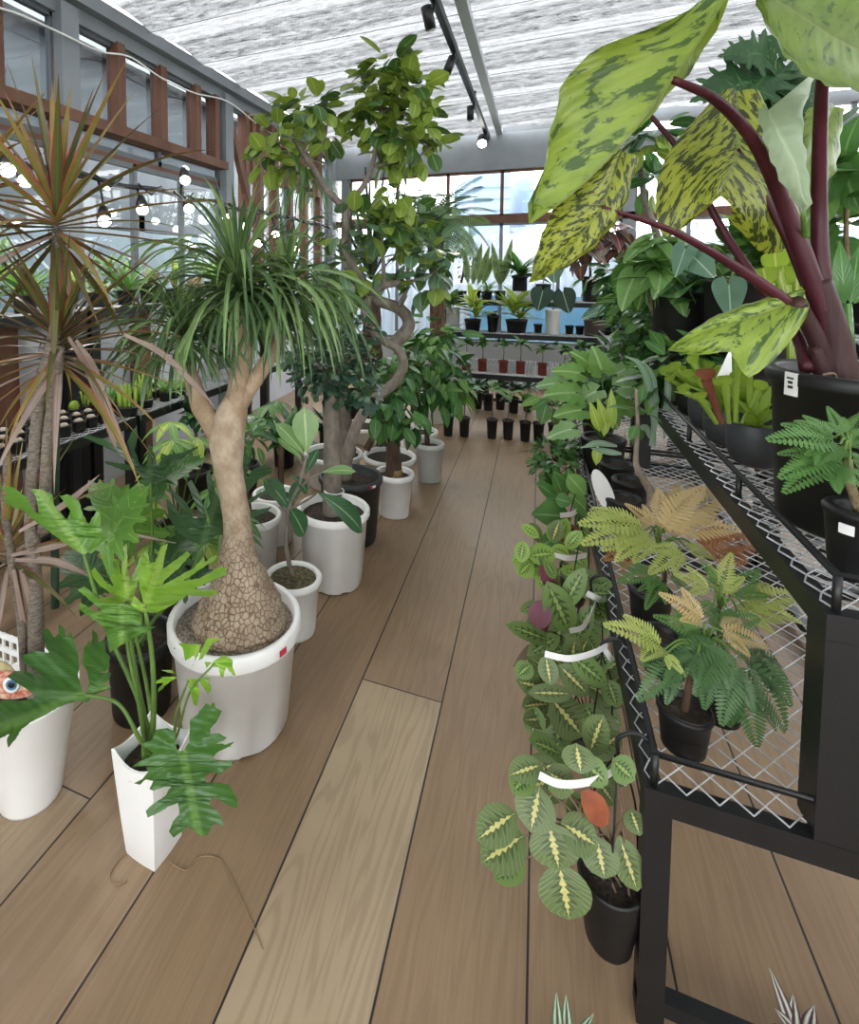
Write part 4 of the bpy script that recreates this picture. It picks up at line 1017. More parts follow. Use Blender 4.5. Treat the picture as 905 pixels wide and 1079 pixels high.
# small one in front: branching stem with big paddle leaves
root, p, s0, R, h = basepot('sapling', 'sapling with a few paddle leaves in the smallest white pot of the left row', 'potted plant', (309, 606, 61, 679), WH, .78, SOILM, .012, rimh=.022)
D = dep_of(s0)
m = MB(); A = at(D)
m.tube(cr([s0-np.array((0, 0, .01)), A(302, 580), A(302, 556), A(305, 535), A(316, 508), A(323, 480)], 5), [.010, .007], 8)
for q in ([(303, 540), (290, 525)], [(310, 522), (325, 505), (338, 499)], [(321, 490), (310, 478)], [(304, 536), (318, 530), (334, 520)]): m.tube(cr([A(*k) for k in q], 4), [.006, .004], 6)
m.build('stem', BARKG, root)
m = MB()
for b, t, w_, mi, bd in (((323, 477), (321, 432), .55, 0, .3), ((320, 479), (293, 446), .42, 0, .5), ((318, 484), (294, 461), .36, 0, .5), ((338, 498), (374, 497), .36, 0, .5), ((304, 536), (281, 505), .5, 1, .6), ((303, 533), (316, 508), .45, 1, .4), ((303, 532), (322, 564), .6, 1, .4), ((334, 519), (384, 561), .42, 1, .6), ((322, 500), (334, 474), .36, 1, .3), ((306, 500), (325, 520), .5, 1, .7)):
    a = A(*b); e = A(*t); d = e-a; l = np.linalg.norm(d)
    m.leaf(T_OBOV, a, d+np.array((0, 0, bd*l*.4)), nz(EYE-a)*.5+np.array((0, 0, 1.)), l*1.05, l*w_*2.1, bd, .15, mi=mi)
m.build('foliage', [leafm('paddle_leaf', '#7fa565', '#8db374', '#c4d2a0', None, .3, .3, ribw=.06), leafm('paddle_leaf_dark', '#3b6340', '#47704a', '#86a57a', None, .25, .22, ribw=.06)], root)
# two white pots tucked behind
root, p, s0, R, h = basepot('potted_sapling', 'white pot with dark soil half hidden by the ponytail palm trunk', 'potted plant', (268, 541, 58, 608), WH, .8)
D = dep_of(s0); trunk(root, [(262, 530), (258, 500), (256, 470)], 6, 4, D, BARKB, soil=s0[2])
foliage(root, D, [(256, 462, 22, 18, 26, 0), (248, 478, 18, 12, 16, .05)], [L_GLO2, L_SOFT2], T_OV, .10, W=.09)
sticker(p, s0*np.array((1, 1, 0)), R, h-.028, AZC(s0)+.5, .05, .012, PAPER)
root, p, s0, R, h = basepot('bare_stick', 'thin bare dark stem standing in a white pot behind the left row', 'potted plant', (290, 519, 48, 577), WH, .8)
D = dep_of(s0); trunk(root, [(296, 512), (296, 490), (297, 462)], 7, 6, D, BARKB, soil=s0[2])
# thick trunk with a round dark crown
root, p, s0, R, h = basepot('small_leaved_fig', 'thick trunk with a dense crown of tiny dark leaves in a large white pot', 'tree', (351, 534, 77, 628), WH, .8, drop=.035, notch=.015, rimh=.03)
sticker(p, s0*np.array((1, 1, 0)), R, h-.02, AZC(s0)+1.0, .02, .012, PAPER)
D = dep_of(s0)
trunk(root, [(350, 532), (350, 500), (350, 460), (349, 425), (352, 395)], 21, 17, D, BARKG, 14, soil=s0[2])
m = MB(); q = [P(352, 517, D-.02)+np.array((math.cos(a)*.045, math.sin(a)*.045, 0)) for a in np.linspace(0, 2*PI, 16)]
m.tube(q, .004, 5, cap=False); m.build('hose_tie', PAPER, root, label='white tie round the trunk')
m = MB()
for q in ([(352, 405), (335, 385), (318, 372)], [(352, 400), (372, 378), (390, 368)], [(352, 395), (350, 370), (348, 355)]): m.tube(cr([P(*k, D) for k in q], 4), [.014, .006], 7)
m.build('branches', BARKG, root)
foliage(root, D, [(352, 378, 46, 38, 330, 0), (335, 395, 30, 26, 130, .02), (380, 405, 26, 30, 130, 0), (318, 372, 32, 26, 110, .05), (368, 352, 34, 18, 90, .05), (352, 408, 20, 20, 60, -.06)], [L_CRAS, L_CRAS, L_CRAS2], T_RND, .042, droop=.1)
# dark grey pot: twisting tree that reaches the ceiling
root, p, s0, R, h = basepot('twisting_fig_tree', 'tall fig tree with a looping pale trunk in a dark grey pot', 'tree', (369, 500, 68, 580), GRYP, .8, drop=.05)
sticker(p, s0*np.array((1, 1, 0)), R, h-.02, AZC(s0)+.75, .03, .014, PAPER, 'sticker', 'white price sticker'); sticker(p, s0*np.array((1, 1, 0)), R+.001, h-.02, AZC(s0)+.66, .014, .014, RED, 'sticker', 'red mark on the price sticker')
D = dep_of(s0)+.02
trunk(root, [(365, 487), (371, 462), (380, 440), (398, 418), (416, 403), (425, 384), (419, 368), (403, 358), (388, 343), (384, 326), (394, 308), (408, 300), (422, 298)], 13, 7, D, BARKG, 10, soil=s0[2]+.02)
trunk(root, [(414, 364, .02), (429, 347, .04), (429, 334, .05), (418, 324, .05), (398, 316, .03), (382, 300, .02), (372, 282, .02), (365, 262), (364, 240), (364, 219)], 15, 8, D, BARKG, 10, name='branch')
for q, a, b in (([(364, 222), (354, 210), (342, 198), (333, 182), (322, 166), (312, 150), (304, 138)], 9, 4), ([(364, 222), (372, 209), (383, 196), (391, 178), (395, 162), (400, 130), (404, 100), (409, 75)], 8, 3), ([(385, 319), (395, 308), (405, 300), (427, 298), (453, 290), (470, 282)], 5, 3), ([(405, 300), (404, 280), (402, 255), (408, 240)], 5, 3), ([(395, 175), (415, 172), (440, 165), (455, 155)], 4, 2), ([(400, 120), (425, 108), (445, 92)], 4, 2), ([(322, 166), (340, 150), (345, 130)], 4, 2), ([(420, 322), (430, 300), (428, 270)], 5, 3), ([(378, 292), (352, 300), (330, 290)], 4, 2)):
    trunk(root, q, a, b, D, BARKG, 7, name='branch')
RUB = [L_RUB, L_RUB, L_RUBD]
foliage(root, D, [(292, 150, 26, 20, 34, 0), (308, 120, 26, 16, 34, .05), (330, 115, 22, 16, 28, -.05), (284, 170, 14, 14, 16, -.1), (344, 140, 14, 18, 16, .1), (312, 172, 20, 12, 18, 0)], RUB, T_ELL, .125, W=.125, name='foliage')
foliage(root, D, [(408, 75, 24, 18, 36, 0), (398, 100, 30, 20, 42, .05), (430, 100, 30, 18, 42, -.05), (445, 128, 20, 18, 30, 0), (405, 130, 34, 20, 48, .1), (425, 150, 30, 18, 36, 0), (450, 158, 20, 16, 16, -.1), (385, 115, 18, 18, 14, 0), (408, 168, 24, 16, 16, .05), (420, 205, 20, 20, 18, 0)], RUB, T_ELL, .13, W=.135)
foliage(root, D, [(375, 240, 40, 22, 36, .05), (410, 245, 34, 22, 36, 0), (440, 270, 30, 24, 34, .05), (395, 280, 40, 24, 34, .1), (350, 275, 28, 24, 26, 0), (450, 300, 24, 22, 26, -.05), (425, 235, 30, 20, 26, .1), (360, 305, 30, 24, 24, .1), (458, 270, 16, 30, 16, 0)], [L_RUBG, L_RUB, L_RUBD, L_RUBG], T_OV, .115, W=.15)
# white pot beside it
root, p, s0, R, h = basepot('money_tree', 'tapering brown trunk with drooping leaves in a white pot right of the dark grey pot', 'tree', (415, 497, 42, 548), WH, .76, rimh=.03)
D = dep_of(s0); trunk(root, [(415, 492), (414, 470), (413, 445), (414, 415), (416, 395)], 19, 9, D, BARKB, 12, soil=s0[2])
m = MB(); m.tube([s0+np.array((0, 0, -.01)), s0+np.array((0, 0, .05))], [.062*.8, .045], 14, wob=.06); m.build('trunk_base', bark_mat('pale_trunk_foot', '#a58c60', '#8a7048', 20), root)
foliage(root, D, [(412, 425, 26, 24, 34, -.05), (430, 440, 18, 18, 18, -.05), (398, 432, 18, 16, 16, -.05), (420, 400, 26, 16, 22, 0), (425, 455, 10, 14, 10, -.08)], [L_GLO, L_GLO2, L_GLO], T_OV, .13, W=.13, droop=.9)
root, p, s0, R, h = basepot('braided_fig', 'wide white pot with several dark stems behind the drooping leaved tree', 'tree', (410, 479, 56, 522), WH, .8, drop=.03)
D = dep_of(s0)
for q in ([(400, 470), (402, 445), (406, 420)], [(408, 470), (407, 440), (405, 410)], [(386, 474), (396, 455), (404, 442)], [(418, 470), (416, 440), (412, 410)]): trunk(root, q, 8, 5, D, BARKB, 8, name='stem')
foliage(root, D, [(405, 400, 30, 22, 40, .05), (420, 385, 26, 18, 30, .05)], [L_GLO2, L_SOFT2], T_OV, .12, W=.12)
root, p, s0, R, h = basepot('grey_trunk_tree', 'white pot with a swelling pale trunk just behind the round crowned fig', 'tree', (351, 476, 62, 520), WH, .8)
D = dep_of(s0); trunk(root, [(364, 468), (363, 450), (360, 425), (358, 395)], 24, 12, D, BARKG, 12, soil=s0[2], wob=.12)
foliage(root, D, [(350, 375, 40, 25, 60, .1), (330, 365, 30, 25, 40, .1)], [L_GLO2, L_CRAS2], T_OV, .09)
root, p, s0, R, h = basepot('leafless_tub', 'white tub farther back between two dark trunks', 'potted plant', (383, 447, 44, 470), WH, .85)
D = dep_of(s0); trunk(root, [(388, 440), (386, 420), (390, 395)], 8, 5, D, BARKB, 8)
foliage(root, D, [(388, 385, 30, 18, 40, 0)], [L_GLO2, L_SOFT2], T_OV, .12)
root, p, s0, R, h = basepot('broad_leaved_tree', 'white pot with a tree hidden behind the cloudy plastic pot', 'tree', (442, 453, 38, 482), WH, .85)
D = dep_of(s0); trunk(root, [(442, 445), (440, 420), (442, 380)], 8, 5, D, BARKB, 8)
foliage(root, D, [(440, 375, 28, 28, 44, 0), (455, 350, 24, 24, 30, 0)], [L_SOFT2, L_GLO2], T_OV, .14)
root, p, s0, R, h = basepot('glossy_shrub', 'glossy leaved shrub on two stems in a cloudy plastic pot at the row end', 'shrub', (452, 466, 31, 510), CLP, .78)
D = dep_of(s0); trunk(root, [(450, 462), (449, 445), (451, 415), (456, 390)], 6, 3, D, BARKB, 8, soil=s0[2]); trunk(root, [(449, 452), (443, 436), (441, 425), (436, 400)], 5, 3, D, BARKB, 8)
foliage(root, D, [(450, 375, 34, 22, 44, 0), (470, 395, 24, 18, 30, -.05), (435, 395, 22, 20, 30, 0), (455, 415, 28, 16, 28, -.05), (480, 410, 16, 14, 16, 0), (465, 355, 24, 16, 22, .05)], [L_GLO, L_GLO2, L_SOFT], T_OV, .155, W=.14, droop=.5)
# palm at the back and dark straight fronds
c = np.array((-.92, 5.15, 0)); 
root = T('slender_palm', 'palm with fine arching fronds on a shaggy trunk before the back window', 'palm', c)
pot(root, c, .17, .3, WH, .8); D = dep_of(c)
trunk(root, [(462, 425), (462, 380), (461, 320), (460, 280), (459, 236)], 16, 17, D, bark_mat('shaggy_trunk', '#7a5f4a', '#4d3d2e', 30, .5), 12, wob=.2)
m = MB(); o = P(459, 232, D)
for i in range(30):
    az = i*2.4; el = 1.3-1.5*(i/30); d = sph(az, el)
    m.leaf(T_PALM, o, d, np.array((-math.cos(az)*math.sin(el), -math.sin(az)*math.sin(el), math.cos(el)))+rv(.1), .62, .62, R_.uniform(1.1, 1.9), -.15, mi=i % 2)
m.build('fronds', [leafm('palm_frond', '#6b8a5c', '#7c9a6c', None, None, .45, .25), leafm('palm_frond_dark', '#4b6a48', '#587752', None, None, .45, .2)], root)
c = np.array((-1.45, 4.75, 0)); root = T('sago_palm', 'dark stiff fronds fanning up behind the twisting fig tree', 'palm', c)
pot(root, c, .18, .32, BLK, .8); D = dep_of(c); trunk(root, [(392, 420), (392, 360), (391, 300)], 22, 18, D, BARKB, 12, wob=.2)
m = MB(); o = P(391, 295, D)
for i in range(34):
    az = i*2.4; el = R_.uniform(.5, 1.4)
    m.strap(o, sph(az, el), R_.uniform(.7, 1.15), .035, .25, 6, lambda t: .35+.65*math.sin(PI*min(1, t*.9+.1)), mi=i % 2, fold=.2)
m.build('fronds', [leafm('dark_blade', '#22301f', '#2c3a26', None, None, .45, .08), leafm('dark_blade_lighter', '#3a4a2f', '#445438', None, None, .45, .1)], root)  # two green tones alternating from blade to blade
# hanging trailing plant by the brown uprights
o = PL(325, 195, 0, -2.15); root = T('hanging_cactus', 'trailing stringy plant hanging beside the brown uprights', 'hanging plant', o)
m = MB(); m.tube([o+np.array((-.3, 0, .75)), o+np.array((0, 0, .0))], .004, 5); m.build('hanging_wire', IRON, root)
m = MB(); m.lathe([(0, 0), (.05, 0), (.07, .06), (.066, .06), (.05, .03), (0, .03)], o-np.array((0, 0, .06)), 14); m.build('pot', BRNP, root)
m = MB()
for i in range(70):
    m.strap(o+rv(.04), sph(R_.uniform(0, 6.28), R_.uniform(-.2, .9)), R_.uniform(.3, .62), .010, R_.uniform(3, 6), 8, lambda t: 1, fold=.5)
m.build('trailing_stems', L_SOFT2, root)
# floor plants between the row and the left racks
def floorplant(name, label, cat, X, Y, R, h, mat, mats, tp, L, n, el, W=None, stem=0, bend=(.4, 1.0), group=None):
    c = np.array((X, Y, 0)); root = T(name, label, cat, c, group); pot(root, c, R, h, mat, .8)
    m = MB()
    if stem:
        MB().tube([c+np.array((0, 0, h-.05)), c+np.array((.02, 0, h+stem*.5)), c+np.array((0, .01, h+stem))], [.014, .009], 7).build('stem', STEMB, root)
    o = c+np.array((0, 0, h+stem-.01))
    blades(m, o, n, L, W, tp, el, bend, mi=range(len(mats)), jit=.02)
    m.build('foliage', mats, root); return root
def palmate(name, label, X, Y, mats, h0, n=9, L=.17, potR=.11, pm=BLK):
    c = np.array((X, Y, 0)); root = T(name, label, 'potted plant', c); pot(root, c, potR, .2, pm, .8)
    m = MB(); st = MB()
    for i in range(n):
        az = i*2.4; e = c+np.array((math.cos(az)*R_.uniform(.08, .3), math.sin(az)*R_.uniform(.08, .3), h0*R_.uniform(.55, 1.0)))
        st.tube(cr([c+np.array((0, 0, .18)), (c+e)/2+np.array((0, 0, .12)), e], 4), .004, 5)
        for k in range(8):
            a = az+k*2*PI/8; m.leaf(T_LAN, e, sph(a, -.15), np.array((math.cos(a)*.3, math.sin(a)*.3, 1)), L*R_.uniform(.8, 1.1), L*1.1, .8, .15, mi=R_.randrange(len(mats)))
    st.build('stems', STEM, root); m.build('foliage', mats, root); return root
palmate('umbrella_tree', 'umbrella tree with yellow green drooping leaflets beside the ponytail trunk', -1.62, 2.15, [L_SOFT, L_LIME], .74, 9, .17)
palmate('umbrella_tree', 'darker umbrella tree low behind the lobed philodendrons', -1.38, 1.85, [L_SOFT2, L_SOFT, L_LIME], .52, 9, .17)
palmate('umbrella_tree', 'umbrella tree farther back under the round crowned fig', -1.75, 3.0, [L_GLO2, L_SOFT2], .62, 10, .15)
floorplant('lance_leaved_plant', 'dark lance leaved plant in a black pot against the left rack', 'potted plant', -1.72, 3.55, .09, .18, BLK, [L_CRAS, L_GLO2], T_LAN, .30, 26, (.2, 1.3), .30)
floorplant('agave', 'dark rosette in a black pot on the floor behind the white tubs', 'succulent', -1.58, 4.1, .09, .16, BLK, [L_CRAS2, L_CRAS], T_LAN, .24, 24, (.1, 1.3), .28, bend=(-.2, .4))
floorplant('agave', 'dark rosette in a brown square rimmed pot left of the floor gap', 'succulent', -1.83, 4.0, .10, .17, BRNP, [L_CRAS, L_GLO2], T_LAN, .22, 20, (.1, 1.2), .24, bend=(-.2, .4))
floorplant('leafy_shrub', 'leafy dark shrub standing under the ponytail crown by the left rack', 'shrub', -1.95, 2.75, .12, .22, BLK, [L_GLO2, L_SOFT2, L_CRAS], T_OV, .14, 60, (-.3, 1.4), .13, stem=.35)
floorplant('leafy_shrub', 'leafy dark shrub between the palm trunk and the brown uprights', 'shrub', -1.75, 4.75, .12, .24, BLK, [L_GLO2, L_CRAS], T_OV, .15, 60, (-.3, 1.4), .13, stem=.5)
# white plastic crate on the floor at the picture edge
cx = np.array((-1.72, 1.12, 0)); root = T('plastic_crate', 'white slotted plastic crate on the floor at the left edge', 'crate', cx)
def slotted(root, cx, sx, sy, h, mat, t=.008):
    for nm, a, b in (('side', (-sx, -sy), (sx, -sy)), ('side', (-sx, sy), (sx, sy)), ('side', (-sx, -sy), (-sx, sy)), ('side', (sx, -sy), (sx, sy))):
        m = MB(); a = cx+np.array((*a, 0)); b = cx+np.array((*b, 0)); L = np.linalg.norm(b-a)
        for z in (.012, h*.36, h*.66, h-.01): m.bar(a+np.array((0, 0, z)), b+np.array((0, 0, z)), t, .018)
        k = int(L/.035)
        for i in range(k+1): p = a+(b-a)*i/k; m.bar(p+np.array((0, 0, .003)), p+np.array((0, 0, h)), .009, t, up=tuple(nz(b-a)))
        m.build(nm, mat, root, smooth=False)
    m = MB(); m.b2(cx-np.array((sx, sy, -.002)), cx+np.array((sx, sy, .008))); m.build('bottom', mat, root, smooth=False)
slotted(root, cx, .22, .16, .17, WH)
HL = leafm('hedge_leaf', '#5d7a3c', '#486530', None, None, .6, .2)
for i, (hy, hs) in enumerate(((.6, .8), (2.6, .6), (4.4, .9), (6.6, .7), (9.5, .9))):
    hr = T('garden_bush', ['low', 'small', 'tall', 'middling', 'far'][i]+' green bush growing outside the left windows', 'bush', (-6.2, hy, -.14)); m = MB(); m.tube([(-6.2, hy, -.14), (-6.2, hy, .9)], .03, 6); m.build('stem', STEMB, hr); m = MB()
    cluster(m, (-6.2, hy, .95), (.7, .8, hs), 420, .22, T_SMALL, mi=(0,)); m.build('foliage', HL, hr)
# ------------------------------------------------------------------ far end: rack contents and seedlings
ORD = 'first second third fourth fifth sixth seventh eighth ninth tenth eleventh twelfth thirteenth fourteenth fifteenth sixteenth seventeenth eighteenth nineteenth twentieth twenty-first twenty-second'.split()
zl, zm, zt = .426, .796, 1.116
def onshelf(name, label, cat, px, yb, z, wpx, hpx, mat, group=None, taper=.8, soil=SOIL, **k):
    f = PL(px, yb, 2, z)
    if z > .1: f = PL(px, yb, 1, {zl: 5.60, zm: 5.87, zt: 6.2}[z] if 'tiny' not in label else 6.0); f[2] = z
    D = dep_of(f); R = wpx/2*D/FPX; h = hpx*D/FPX
    c = f+nz(np.array((f[0], f[1], 0)))*R*taper; c[2] = z
    root = T(name, label, cat, c, group); pot(root, c, R, h, mat, taper, soil, min(.015, h*.15), rimh=min(.018, h*.2), rimw=min(.006, R*.12), n=16, **k)
    return root, c+np.array((0, 0, h-.01)), D
def seedling(root, o, hs, mats, n=9, L=.10, tp=T_OV, W=None, lean=0):
    top = o+np.array((lean, 0, hs)); MB().tube([o-np.array((0, 0, .01)), (o+top)/2+np.array((.004, 0, 0)), top], [.005, .0035], 6).build('stem', STEMB, root)
    m = MB(); blades(m, top, n, L, W or L, tp, (-.3, 1.1), (.4, 1.0), mi=range(len(mats)), jit=.012); m.build('foliage', mats, root)
zl_ = 0
words = ['leftmost, half under the glossy shrub', 'second from the left', 'third from the left', 'fourth, below the striped plant', 'fifth, under the white pot', 'sixth, beside the big soft leaves']
for (px, yb), wd in zip(((491, 396), (508, 397), (530, 397), (548, 398), (571, 399), (594, 399)), words):
    root, o, D = onshelf('seedling', 'seedling in a small red brown pot, '+wd, 'seedling', px, yb, zl, 10, 13, REDP, 'red pots on the lowest far shelf', taper=.85)
    seedling(root, o, R_.uniform(.13, .19), [L_GLO2, L_GLO, L_SOFT2], 14, .12, W=.11)
for px, yb, n in ((612, 396, 10), (640, 398, 12), (470, 394, 10)):
    root, o, D = onshelf('seedling', {612: 'dark seedling in a black pot right of the red pots', 640: 'leafy dark plant in a black pot by the far rack post', 470: 'leafy plant in a black pot left of the red pots'}[px], 'seedling', px, yb, zl, 14, 16, BLK)
    seedling(root, o, .16, [L_GLO2, L_SOFT2], n+6, .14, W=.12)
row = [(472, 460, .24), (489, 461, .26), (518, 463, .27), (535, 464, .22), (553, 466, .18), (567, 467, .14), (583, 468, .16)]
rw = ['leftmost of its row', 'second from the left', 'third, left of the board seam', 'fourth, right of the board seam', 'fifth from the left', 'sixth, half under the broad leaves', 'last at the right']
for (px, yb, hs), wd in zip(row, rw):
    root, o, D = onshelf('seedling', 'slender seedling in a black pot on the floor, '+wd, 'seedling', px, yb, 0, 12.5, 21, BLK, 'black pots in a row on the floor', taper=.72)
    seedling(root, o, hs, [L_SOFT2, L_SOFT, L_GLO], 8, .14, W=.11)
for (px, yb), wd in zip(((503, 431), (514, 433), (527, 432), (541, 436), (556, 434)), ('leftmost', 'second', 'middle', 'fourth', 'rightmost')):
    root, o, D = onshelf('seedling', 'dark bushy seedling under the far rack, %s of the rear row' % wd, 'seedling', px, yb, 0, 11, 17, BLK, 'black pots under the far rack', taper=.8)
    seedling(root, o, .1, [L_GLO2, L_CRAS], 14, .12)
for (px, yb), wd in zip(((497, 410), (509, 411), (530, 412)), ('left', 'middle', 'right')):
    root, o, D = onshelf('tall_pot', 'tall black pot on the floor behind the far rack legs, %s one' % wd, 'pot', px, yb+8, 0, 12, 24, BLK, 'tall black pots behind the far rack legs')
# middle shelf
root, o, D = onshelf('cube_planter', 'grey square planter at the left end of the middle far shelf', 'planter', 477, 346, zm, 15, 24, CLP, taper=.98)
seedling(root, o, .1, [L_SOFT2, L_GLO2], 12, .16)
for px, yb, w_, h_, lab, mats, n, L in ((498, 343, 18, 13, 'yellow green striped dracaena in a black pot on the middle far shelf, left one', [L_YEL, L_LIME], 34, .26), (544, 347, 23, 14, 'yellow green striped dracaena in a wide black pot left of the white pot', [L_YEL, L_LIME, L_SOFT], 40, .28)):
    root, o, D = onshelf('striped_dracaena', lab, 'dracaena', px, yb, zm, w_, h_, BLK, 'striped dracaenas on the middle far shelf')
    m = MB()
    for k in range(4): blades(m, o+np.array((R_.uniform(-.05, .05), 0, .02+.05*k)), n//4, L, L*.9, T_LAN, (.1, 1.3), (.3, .9), mi=range(len(mats)))
    m.build('foliage', mats, root)
root, o, D = onshelf('round_black_pot', 'round black pot with a dark plant between the two striped dracaenas', 'potted plant', 519, 345, zm, 13, 17, BLK, taper=.7)
m = MB(); blades(m, o, 12, .09, .08, T_OV, (.2, 1.2), mi=(0,)); m.build('foliage', L_CRAS, root)
root, o, D = onshelf('velvet_anthurium', 'white pot with round dark velvet leaves and pale veins on the far rack', 'anthurium', 582, 360, zm, 16, 27, WH2, taper=.85)
for (x, y), (tx, ty), mat, l in (((572, 306), (566, 330), L_ANTH, .22), ((593, 308), (600, 331), L_ANTH, .22), ((583, 278), (584, 298), L_SILV, .2)):
    a = P(x, y, D-.04); lf = MB()
    lf.leaf(T_ROUNDCOR, a, P(tx, ty, D-.1)-a, nz(EYE-a), l, l, .3, .05); lo = lf.build('leaf', mat, root)
    MB().tube(cr([o-np.array((0, 0, .01)), (o+a)/2+np.array((0, 0, .03)), a], 5), .004, 6).build('petiole', STEM, lo)
root, o, D = onshelf('brown_planter', 'brown planter with one big silvery leaf at the right of the middle far shelf', 'planter', 626, 359, zm, 22, 17, BRNP, taper=.9)
a = P(640, 326, D-.03); lf = MB(); lf.leaf(T_COR, a, P(610, 333, D-.1)-a, np.array((0, -.3, 1)), .3, .3, .3, .1); lo = lf.build('leaf', L_SILV, root)
MB().tube(cr([o-np.array((0, 0, .01)), (o+a)/2, a], 5), .004, 6).build('petiole', STEM, lo)
for i, px in enumerate(range(567, 680, 11)):
    if abs(px-582) < 9 or abs(px-626) < 12: continue
    root, o, D = onshelf('seed_pot', 'tiny black pot at the back of the middle far shelf, %s from the left' % ORD[i], 'pot', px, 341+i*.4, zm, 9, 9, BLK, 'tiny black pots at the back of the middle far shelf')
# top shelf
root, o, D = onshelf('snake_plant', 'snake plant with tall wavy blades in a black pot on the top far shelf', 'snake plant', 500, 305, zt, 14, 10, BLK)
m = MB()
for (x, y), (tx, ty) in (((493, 300), (490, 262)), ((497, 300), (509, 255)), ((503, 300), (517, 258)), ((499, 300), (499, 270)), ((508, 300), (523, 262))):
    a = P(x, y, D); e = P(tx, ty, D); m.leaf(T_LAN, a, e-a, -FW, np.linalg.norm(e-a), np.linalg.norm(e-a)*.75, .15, .25, .02)
m.build('foliage', L_SNAK, root)
root, o, D = onshelf('snake_plant', 'snake plant with one blade leaning right, right of the first one', 'snake plant', 527, 306, zt, 12, 10, BLK)
m = MB()
for (x, y), (tx, ty) in (((525, 300), (519, 254)), ((528, 300), (541, 251)), ((527, 300), (528, 268))):
    a = P(x, y, D); e = P(tx, ty, D); m.leaf(T_LAN, a, e-a, -FW, np.linalg.norm(e-a), np.linalg.norm(e-a)*.7, .15, .25, .02)
m.build('foliage', L_SNAK, root)
root, o, D = onshelf('spider_plant', 'tufted pale fern like plant low on the top far shelf', 'potted plant', 513, 308, zt, 12, 9, BLK)
m = MB(); blades(m, o, 40, .24, .2, T_NAR, (.1, 1.4), (.8, 1.6), mi=(0, 1)); m.build('foliage', [L_SOFT, L_SOFT2], root)
root, o, D = onshelf('twiggy_plant', 'twiggy dark plant on the top far shelf beside the palm trunk', 'potted plant', 486, 305, zt, 12, 9, BLK)
trunk(root, [(486, 298), (489, 280), (487, 262)], 3, 2, D, BARKB, 6); foliage(root, D, [(487, 262, 12, 10, 30, 0), (490, 285, 8, 10, 14, 0)], [L_CRAS2, L_GLO2], T_SMALL, .07)
cb = PL(548, 314, 1, 6.14); cr_ = T('wire_basket', 'white slotted basket under the black pot on the top far shelf', 'basket', (cb[0], cb[1]+.1, zt)); slotted(cr_, np.array((cb[0], cb[1]+.1, zt)), .13, .08, .10, WH, .005)
f = np.array((cb[0]-.01, cb[1]+.1, zt+.102)); root = T('black_planter', 'black pot with a grassy plant standing in the white basket on the far rack', 'potted plant', f)
pot(root, f, .085, .17, BLK, .9, n=16); o = f+np.array((0, 0, .16)); m = MB(); blades(m, o, 40, .34, .26, T_LAN, (.2, 1.4), (.5, 1.2), mi=(0, 1)); m.build('foliage', [L_SOFT2, L_GLO2], root)
root, o, D = onshelf('begonia', 'red and silver leaved begonia in a black pot on the top far shelf', 'begonia', 622, 318, zt, 19, 27, BLK)
trunk(root, [(622, 291), (622, 275), (624, 255)], 3, 2, D, BARKB, 6)
foliage(root, D, [(622, 270, 20, 12, 20, 0), (612, 255, 16, 12, 16, 0), (640, 250, 20, 16, 22, 0), (625, 240, 26, 12, 24, .05), (650, 262, 12, 12, 10, 0)], [L_BEG, L_BEG, leafm('begonia_leaf_silver', '#8d9488', '#a39a8f', '#b0635a', None, .4, .2)], T_COR, .15, W=.17, droop=.8)
m = MB(); blades(m, o-np.array((0, 0, .02)), 26, .30, .25, T_NAR, (-.8, .6), (1.0, 1.8), mi=(0,)); m.build('grassy_skirt', L_SOFT2, root)
for px, yb, lab in ((657, 317, 'leafy plant in a black pot right of the begonia on the top far shelf'), (690, 318, 'dark leafy plant at the right end of the top far shelf'), (572, 316, 'tall grassy plant in a black pot behind the mottled hanging leaf')):
    root, o, D = onshelf('leafy_plant', lab, 'potted plant', px, yb, zt, 16, 18, BLK); seedling(root, o, .18, [L_GLO2, L_SOFT, L_SOFT2], 24, .17)
for px, yb in ((720, 316), (760, 317), (800, 318), (845, 320)):
    root, o, D = onshelf('leafy_plant', 'leafy plant on the far rack, by the maroon stalks, %s' % {720: 'at their left', 760: 'beside the dark leaf', 800: 'between two stalks', 845: 'at the picture edge'}[px], 'potted plant', px, yb, zt, 20, 20, BLK); seedling(root, o, .3, [L_GLO2, L_SOFT, L_SOFT2], 40, .2)
# ------------------------------------------------------------------ left racks: trays of succulents
def succulent(root, o, kind, s):
    m = MB()
    if kind == 0: blades(m, o, 16, .05*s, .05*s, T_OBOV, (.1, 1.3), (-.5, .1), .1, (0,), .002); m.build('rosette', M('succulent_%s' % R_.choice('abc'), R_.choice(('#9aa97a', '#c3b98a', '#7f9a6a', '#b9a98f')), .5), root)
    elif kind == 1: m.ball(o+np.array((0, 0, .02*s)), (.028*s, .028*s, .03*s), 10, jit=.06); m.build('cactus_body', MOSS, root)
    elif kind == 2:
        for k in range(9): d = rv(.012); m.tube([o+d, o+d*1.6+np.array((0, 0, .05*s)), o+d*2.2+np.array((0, 0, .10*s*R_.uniform(.6, 1.1)))], [.007, .005], 6)
        m.build('finger_stems', L_SARR, root)
    elif kind == 3: blades(m, o, 26, .13*s, .12*s, T_NAR, (.2, 1.4), (.3, 1.2), .2, (0, 1)); m.build('foliage', [L_SOFT2, L_SOFT], root)
    else: m.ball(o+np.array((0, 0, .006)), (.022*s, .02*s, .012), 8, jit=.1); m.build('stone_plant', M('stone_plant', '#b3a796', .8, '#8d8070', 30), root)
KN = ['pale rosette succulent', 'round cactus', 'finger succulent', 'grassy plant', 'pebble plant']
